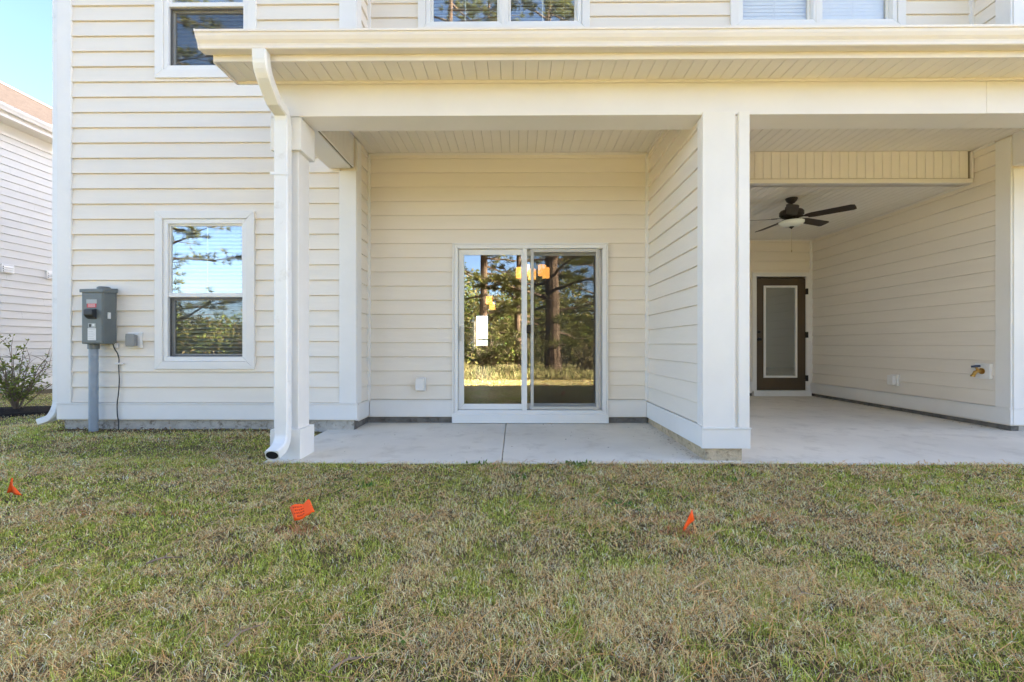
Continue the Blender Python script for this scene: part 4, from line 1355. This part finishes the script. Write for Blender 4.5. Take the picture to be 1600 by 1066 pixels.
# ------------------------------------------------------------------ lawn
def lawn():
    # more blades close to the viewer, fewer far away
    def scatter(n, y0, y1, half):
        u = rng.random(n)
        y = y0 + (y1 - y0) * u
        x = rng.uniform(-1, 1, n) * half(y)
        return x, y
    xs_, ys_ = [], []
    for (y0, y1, n) in ((0.7, 1.4, 95000), (1.4, 2.0, 140000), (2.0, 2.8, 120000), (2.8, 3.9, 120000)):
        x, y = scatter(n, y0, y1, lambda q: 1.22 * q + 0.7)
        xs_.append(x); ys_.append(y)
    x = rng.uniform(-7.6, -1.9, 60000); y = rng.uniform(3.8, 5.3, 60000)
    xs_.append(x); ys_.append(y)
    x = rng.uniform(-11.4, -5.2, 40000); y = rng.uniform(5.2, 9.5, 40000)
    xs_.append(x); ys_.append(y)
    # the part of the lawn behind the viewer, coarser
    x = rng.uniform(-14, 12, 110000); y = rng.uniform(-2.2, 0.75, 110000)
    xs_.append(x); ys_.append(y)
    # taller tufts
    for _ in range(520):
        ty = rng.uniform(0.9, 3.7)
        tx = rng.uniform(-1, 1) * (1.2 * ty + 0.5)
        k = int(rng.integers(14, 34))
        xs_.append(rng.normal(tx, 0.016, k)); ys_.append(rng.normal(ty, 0.012, k))
    n_tuft = sum(len(a) for a in xs_[7:])
    x, y = np.concatenate(xs_), np.concatenate(ys_)
    tuft = np.arange(len(x)) >= len(x) - n_tuft
    # keep off the slab, the house and the bare strip at its foot
    keep = ~((x > -2.13) & (y > 3.775 + 0.028 * vnoise(x, y, 6.0, 88) ** 2))
    keep &= ~((x > -5.2) & (x < -1.7) & (y > 5.07))
    keep &= ~((((x + 7.75) / 1.5) ** 2 + ((y - 6.5) / 0.5) ** 2) < 1)
    strip = (x > -5.1) & (y > 4.80 + 0.12 * vnoise(x, y, 3.0, 77))
    keep &= ~(strip & (rng.random(len(x)) < 0.8))
    dirt = np.exp(-(((x - 0.62) / 0.10) ** 2 + ((y - 2.80) / 0.06) ** 2)) + np.exp(-(((x + 0.75) / 0.05) ** 2 + ((y - 1.95) / 0.03) ** 2)) + np.exp(-(((x + 2.25) / 0.06) ** 2 + ((y - 1.9) / 0.04) ** 2))
    thin = vnoise(x, y, 5.0, 31) * 0.6 + vnoise(x, y, 14.0, 32) * 0.4
    keep &= rng.random(len(x)) > np.clip((thin - 0.62) * 2.6, 0, 0.55)
    keep &= rng.random(len(x)) > dirt * 0.95
    x, y, tuft = x[keep], y[keep], tuft[keep]
    n = len(x)
    rear = y < 0.7
    # patches of green in a straw coloured lawn
    p = 0.20 * vnoise(x, y, 1.0, 41) + 0.36 * vnoise(x, y, 3.6, 42) + 0.44 * vnoise(x, y, 13.0, 43)
    p = p + 0.09 * smooth01(-0.5, 3.0, x) * smooth01(2.6, 1.4, y) - 0.07 * smooth01(2.2, 3.6, y) + 0.05 * smooth01(-1, -3.5, x)
    green = rng.random(n) < np.clip((p - 0.44) * 2.6 + 0.36, 0.08, 0.85)
    green = green & ~((y < 0.7) & (rng.random(n) < 0.6))
    green = green | (tuft & (rng.random(n) < 0.85))
    cg = pick([(0.37, 0.44, 0.07), (0.47, 0.53, 0.09), (0.28, 0.35, 0.06), (0.60, 0.60, 0.12), (0.40, 0.38, 0.08)], n, 0.5) * 1.2
    cs = pick([(0.88, 0.585, 0.26), (0.93, 0.685, 0.35), (0.74, 0.45, 0.19), (0.84, 0.60, 0.30), (0.60, 0.34, 0.14), (0.94, 0.77, 0.47)], n, 0.45) * 1.14
    col = np.clip(np.where(green[:, None], cg, cs), 0, 0.9)
    # faded utility paint on the blades along a line across the lawn
    line = np.abs(y - (2.56 + 0.02 * np.sin(x * 2) - 0.02 * x)) < 0.028
    spray = line & (vnoise(x, y * 0 + 3, 1.6, 51) > 0.55) & (rng.random(n) < 0.30)
    near_flag = ((x + 1.16) ** 2 / 0.016 + (y - 2.40) ** 2 / 0.004 < 1) & (rng.random(n) < 0.5)
    near_flag |= ((x - 0.84) ** 2 / 0.010 + (y - 2.38) ** 2 / 0.003 < 1) & (rng.random(n) < 0.5)
    near_flag |= ((x + 3.2) ** 2 / 0.02 + (y - 2.62) ** 2 / 0.004 < 1) & (rng.random(n) < 0.4)
    col[spray | near_flag] = np.array([0.66, 0.27, 0.13])
    dist = np.sqrt(x * x + y * y)
    far = np.clip(dist / 2.4, 0.8, 2.4)
    L = rng.uniform(0.012, 0.031, n) * np.where(green, 1.15, 0.95) * (0.55 + 0.5 * vnoise(x, y, 2.4, 44) + 0.5 * vnoise(x, y, 11.0, 45))
    W = rng.uniform(0.0012, 0.0029, n) * far ** 0.8 * np.where(green, 1.1, 0.9)
    L = np.where(tuft, L * 1.5 + 0.012, np.where(rear, L * 1.6, L))
    L = np.where(~green & ~tuft & ~rear, L * 1.25, L)
    W = np.where(rear, 0.016, W)
    az = rng.uniform(0, 2 * np.pi, n)
    lean = np.where(green, rng.uniform(0.25, 1.25, n), rng.uniform(0.85, 1.55, n))
    hx, hy = np.cos(az), np.sin(az)
    base = np.stack([x, y, ground_z(x, y) + (vnoise(x, y, 0.8, 3) - 0.5) * 0.015 + np.where(green, -0.002, rng.uniform(0.0, 0.022, n))], 1)
    d1 = np.stack([hx * np.sin(lean * 0.6), hy * np.sin(lean * 0.6), np.cos(lean * 0.6)], 1)
    d2 = np.stack([hx * np.sin(np.minimum(lean * 1.35, 1.75)), hy * np.sin(np.minimum(lean * 1.35, 1.75)), np.cos(np.minimum(lean * 1.35, 1.75))], 1)
    s = np.stack([-hy, hx, np.zeros(n)], 1)
    tw = rng.normal(0, 0.5, (n, 1))
    s = s + np.cross(d1, s) * tw
    s /= np.linalg.norm(s, axis=1, keepdims=True)
    mid = base + d1 * (L * 0.5)[:, None]
    tip = mid + d2 * (L * 0.5)[:, None]
    w = W[:, None] * 0.5
    v = np.stack([base - s * w, base + s * w, mid + s * w * 0.85, mid - s * w * 0.85, tip], 1).reshape(-1, 3)
    k = np.arange(n) * 5
    f = np.concatenate([np.stack([k, k + 1, k + 2], 1), np.stack([k, k + 2, k + 3], 1), np.stack([k + 3, k + 2, k + 4], 1)])
    stuff(obj('lawn_grass', np_mesh('lawn_grass', v, f, np.repeat(col, 5, 0)), 'leaf'))

    # fallen pine needles lying on the grass
    n = 5200
    y = rng.uniform(0.8, 4.4, n)
    x = rng.uniform(-1, 1, n) * (1.2 * y + 0.6)
    ok = ~((x > -2.13) & (y > 3.70)) & (vnoise(x, y, 1.7, 61) > 0.35)
    x, y = x[ok], y[ok]
    n = len(x)
    az = rng.normal(0.5, 0.9, n)
    L = rng.uniform(0.07, 0.20, n)
    bend = rng.normal(0, 0.25, n)
    h0 = ground_z(x, y) + rng.uniform(0.020, 0.042, n)
    pts = []
    for q in (0, 0.5, 1.0):
        aa = az + bend * q
        pts.append(np.stack([x + np.cos(aa) * L * q, y + np.sin(aa) * L * q, h0 + (0.012 * np.sin(q * np.pi)) + rng.normal(0, 0.003, n)], 1))
    wv = np.stack([-np.sin(az), np.cos(az), np.zeros(n)], 1) * (0.0010 * np.clip(y, 1, 3))[:, None]
    v = np.stack([pts[0] - wv, pts[0] + wv, pts[1] + wv, pts[1] - wv, pts[2]], 1).reshape(-1, 3)
    k = np.arange(n) * 5
    f = np.concatenate([np.stack([k, k + 1, k + 2], 1), np.stack([k, k + 2, k + 3], 1), np.stack([k + 3, k + 2, k + 4], 1)])
    c = pick([(0.62, 0.38, 0.15), (0.55, 0.30, 0.11), (0.68, 0.48, 0.24), (0.45, 0.28, 0.15)], n, 0.2)
    stuff(obj('pine_needles', np_mesh('pine_needles', v, f, np.repeat(c, 5, 0)), 'straw'))

    # weeds: brighter broad leaves in little clumps; and dead leaves on bare soil
    C, D, cc, ln, wd = [], [], [], [], []
    spots = [(-0.28, 3.72, 26), (0.47, 3.74, 60), (0.56, 3.74, 40), (-1.05, 3.15, 14), (-1.28, 3.25, 12), (0.64, 2.78, 16), (2.55, 3.0, 16), (-1.16, 3.05, 8), (2.9, 1.9, 10), (0.05, 3.35, 14), (1.6, 3.3, 8), (-0.35, 1.5, 12), (-3.0, 2.0, 12)]
    for sx, sy, k in spots:
        for _ in range(k):
            px_, py_ = sx + rng.normal(0, 0.05), sy + rng.normal(0, 0.02)
            C.append((px_, py_, float(ground_z(np.array(px_), np.array(py_))) + 0.008))
            D.append((rng.normal(), rng.normal(), rng.uniform(0.2, 1.0)))
            cc.append((0.16, 0.27, 0.055) if rng.random() < .7 else (0.11, 0.22, 0.06))
            ln.append(rng.uniform(0.03, 0.055)); wd.append(rng.uniform(0.010, 0.018))
    for _ in range(240):
        px_ = rng.uniform(-5.0, -2.2); py_ = rng.uniform(4.82, 5.06)
        C.append((px_, py_, float(ground_z(np.array(px_), np.array(py_))) + 0.012))
        D.append((rng.normal(), rng.normal(), rng.uniform(-0.1, 0.3)))
        cc.append((0.17, 0.09, 0.05)); ln.append(rng.uniform(0.02, 0.05)); wd.append(rng.uniform(0.008, 0.02))
    v, f, c = leaf_cards(np.array(C), np.array(D), np.array(ln), np.array(wd), np.array(cc))
    stuff(obj('weeds_and_dead_leaves', np_mesh('weeds', v, f, c), 'leaf'))
lawn()

def debris():
    """small dry bits blown along the feet of the walls and the edge of the slab"""
    C, D, cc, ln, wd = [], [], [], [], []
    def put(x, y):
        z = -0.036 + 0.036 * min(max((y - 3.79) / (YB - 3.79), 0), 1)
        C.append((x, y, z + 0.003))
        D.append((rng.normal(), rng.normal(), rng.uniform(0, 0.15)))
        c = rng.uniform(0.6, 1.4)
        cc.append((0.20 * c, 0.14 * c, 0.085 * c))
        ln.append(rng.uniform(0.006, 0.022)); wd.append(rng.uniform(0.002, 0.007))
    for _ in range(150): put(XW0 - 0.02 - abs(rng.normal(0, 0.06)), rng.uniform(3.85, YB))
    for _ in range(60): put(rng.uniform(XA, XW0), YB - abs(rng.normal(0, 0.05)))
    for _ in range(130): put(rng.uniform(-2.0, 5.6), 3.80 + abs(rng.normal(0, 0.03)))
    for _ in range(120): put(XR - 0.03 - abs(rng.normal(0, 0.08)), rng.uniform(5.1, 8.4))
    for _ in range(60): put(rng.uniform(-1.9, 1.5), rng.uniform(3.9, 5.4))
    v, f, c = leaf_cards(np.array(C), np.array(D), np.array(ln), np.array(wd), np.array(cc))
    stuff(obj('slab_debris', np_mesh('slab_debris', v, f, c), 'straw'))
debris()

# a few fallen twigs
for i, (x, y, a, L, lab) in enumerate([(-1.62, 1.98, 0.8, 0.13, 'short grey twig in the grass at the lower left'), (-0.92, 1.44, 1.35, 0.14, 'curved grey twig in the grass near the bottom edge'),
                                       (-0.55, 1.33, 0.75, 0.13, 'dark twig in the grass at the bottom, left of centre'), (1.05, 1.72, 0.5, 0.14, 'pale dry stalk in the grass right of centre')]):
    z = float(ground_z(np.array(x), np.array(y))) + 0.03
    pts = [(x + math.cos(a + 0.2 * math.sin(k)) * L * k / 4, y + math.sin(a + 0.2 * math.sin(k)) * L * k / 4, z + 0.006 * math.sin(k * 1.3)) for k in range(5)]
    m = MB().tube(pts, [0.004, 0.0045, 0.004, 0.003, 0.002], 6)
    p = Vector(pts[2])
    m.tube([p, p + Vector((math.cos(a + 0.9), math.sin(a + 0.9), 0.15)) * L * 0.3], [0.003, 0.0012], 5)
    tag(m.build('twig', 'twig'), lab, 'twig', 'fallen twigs on the lawn')
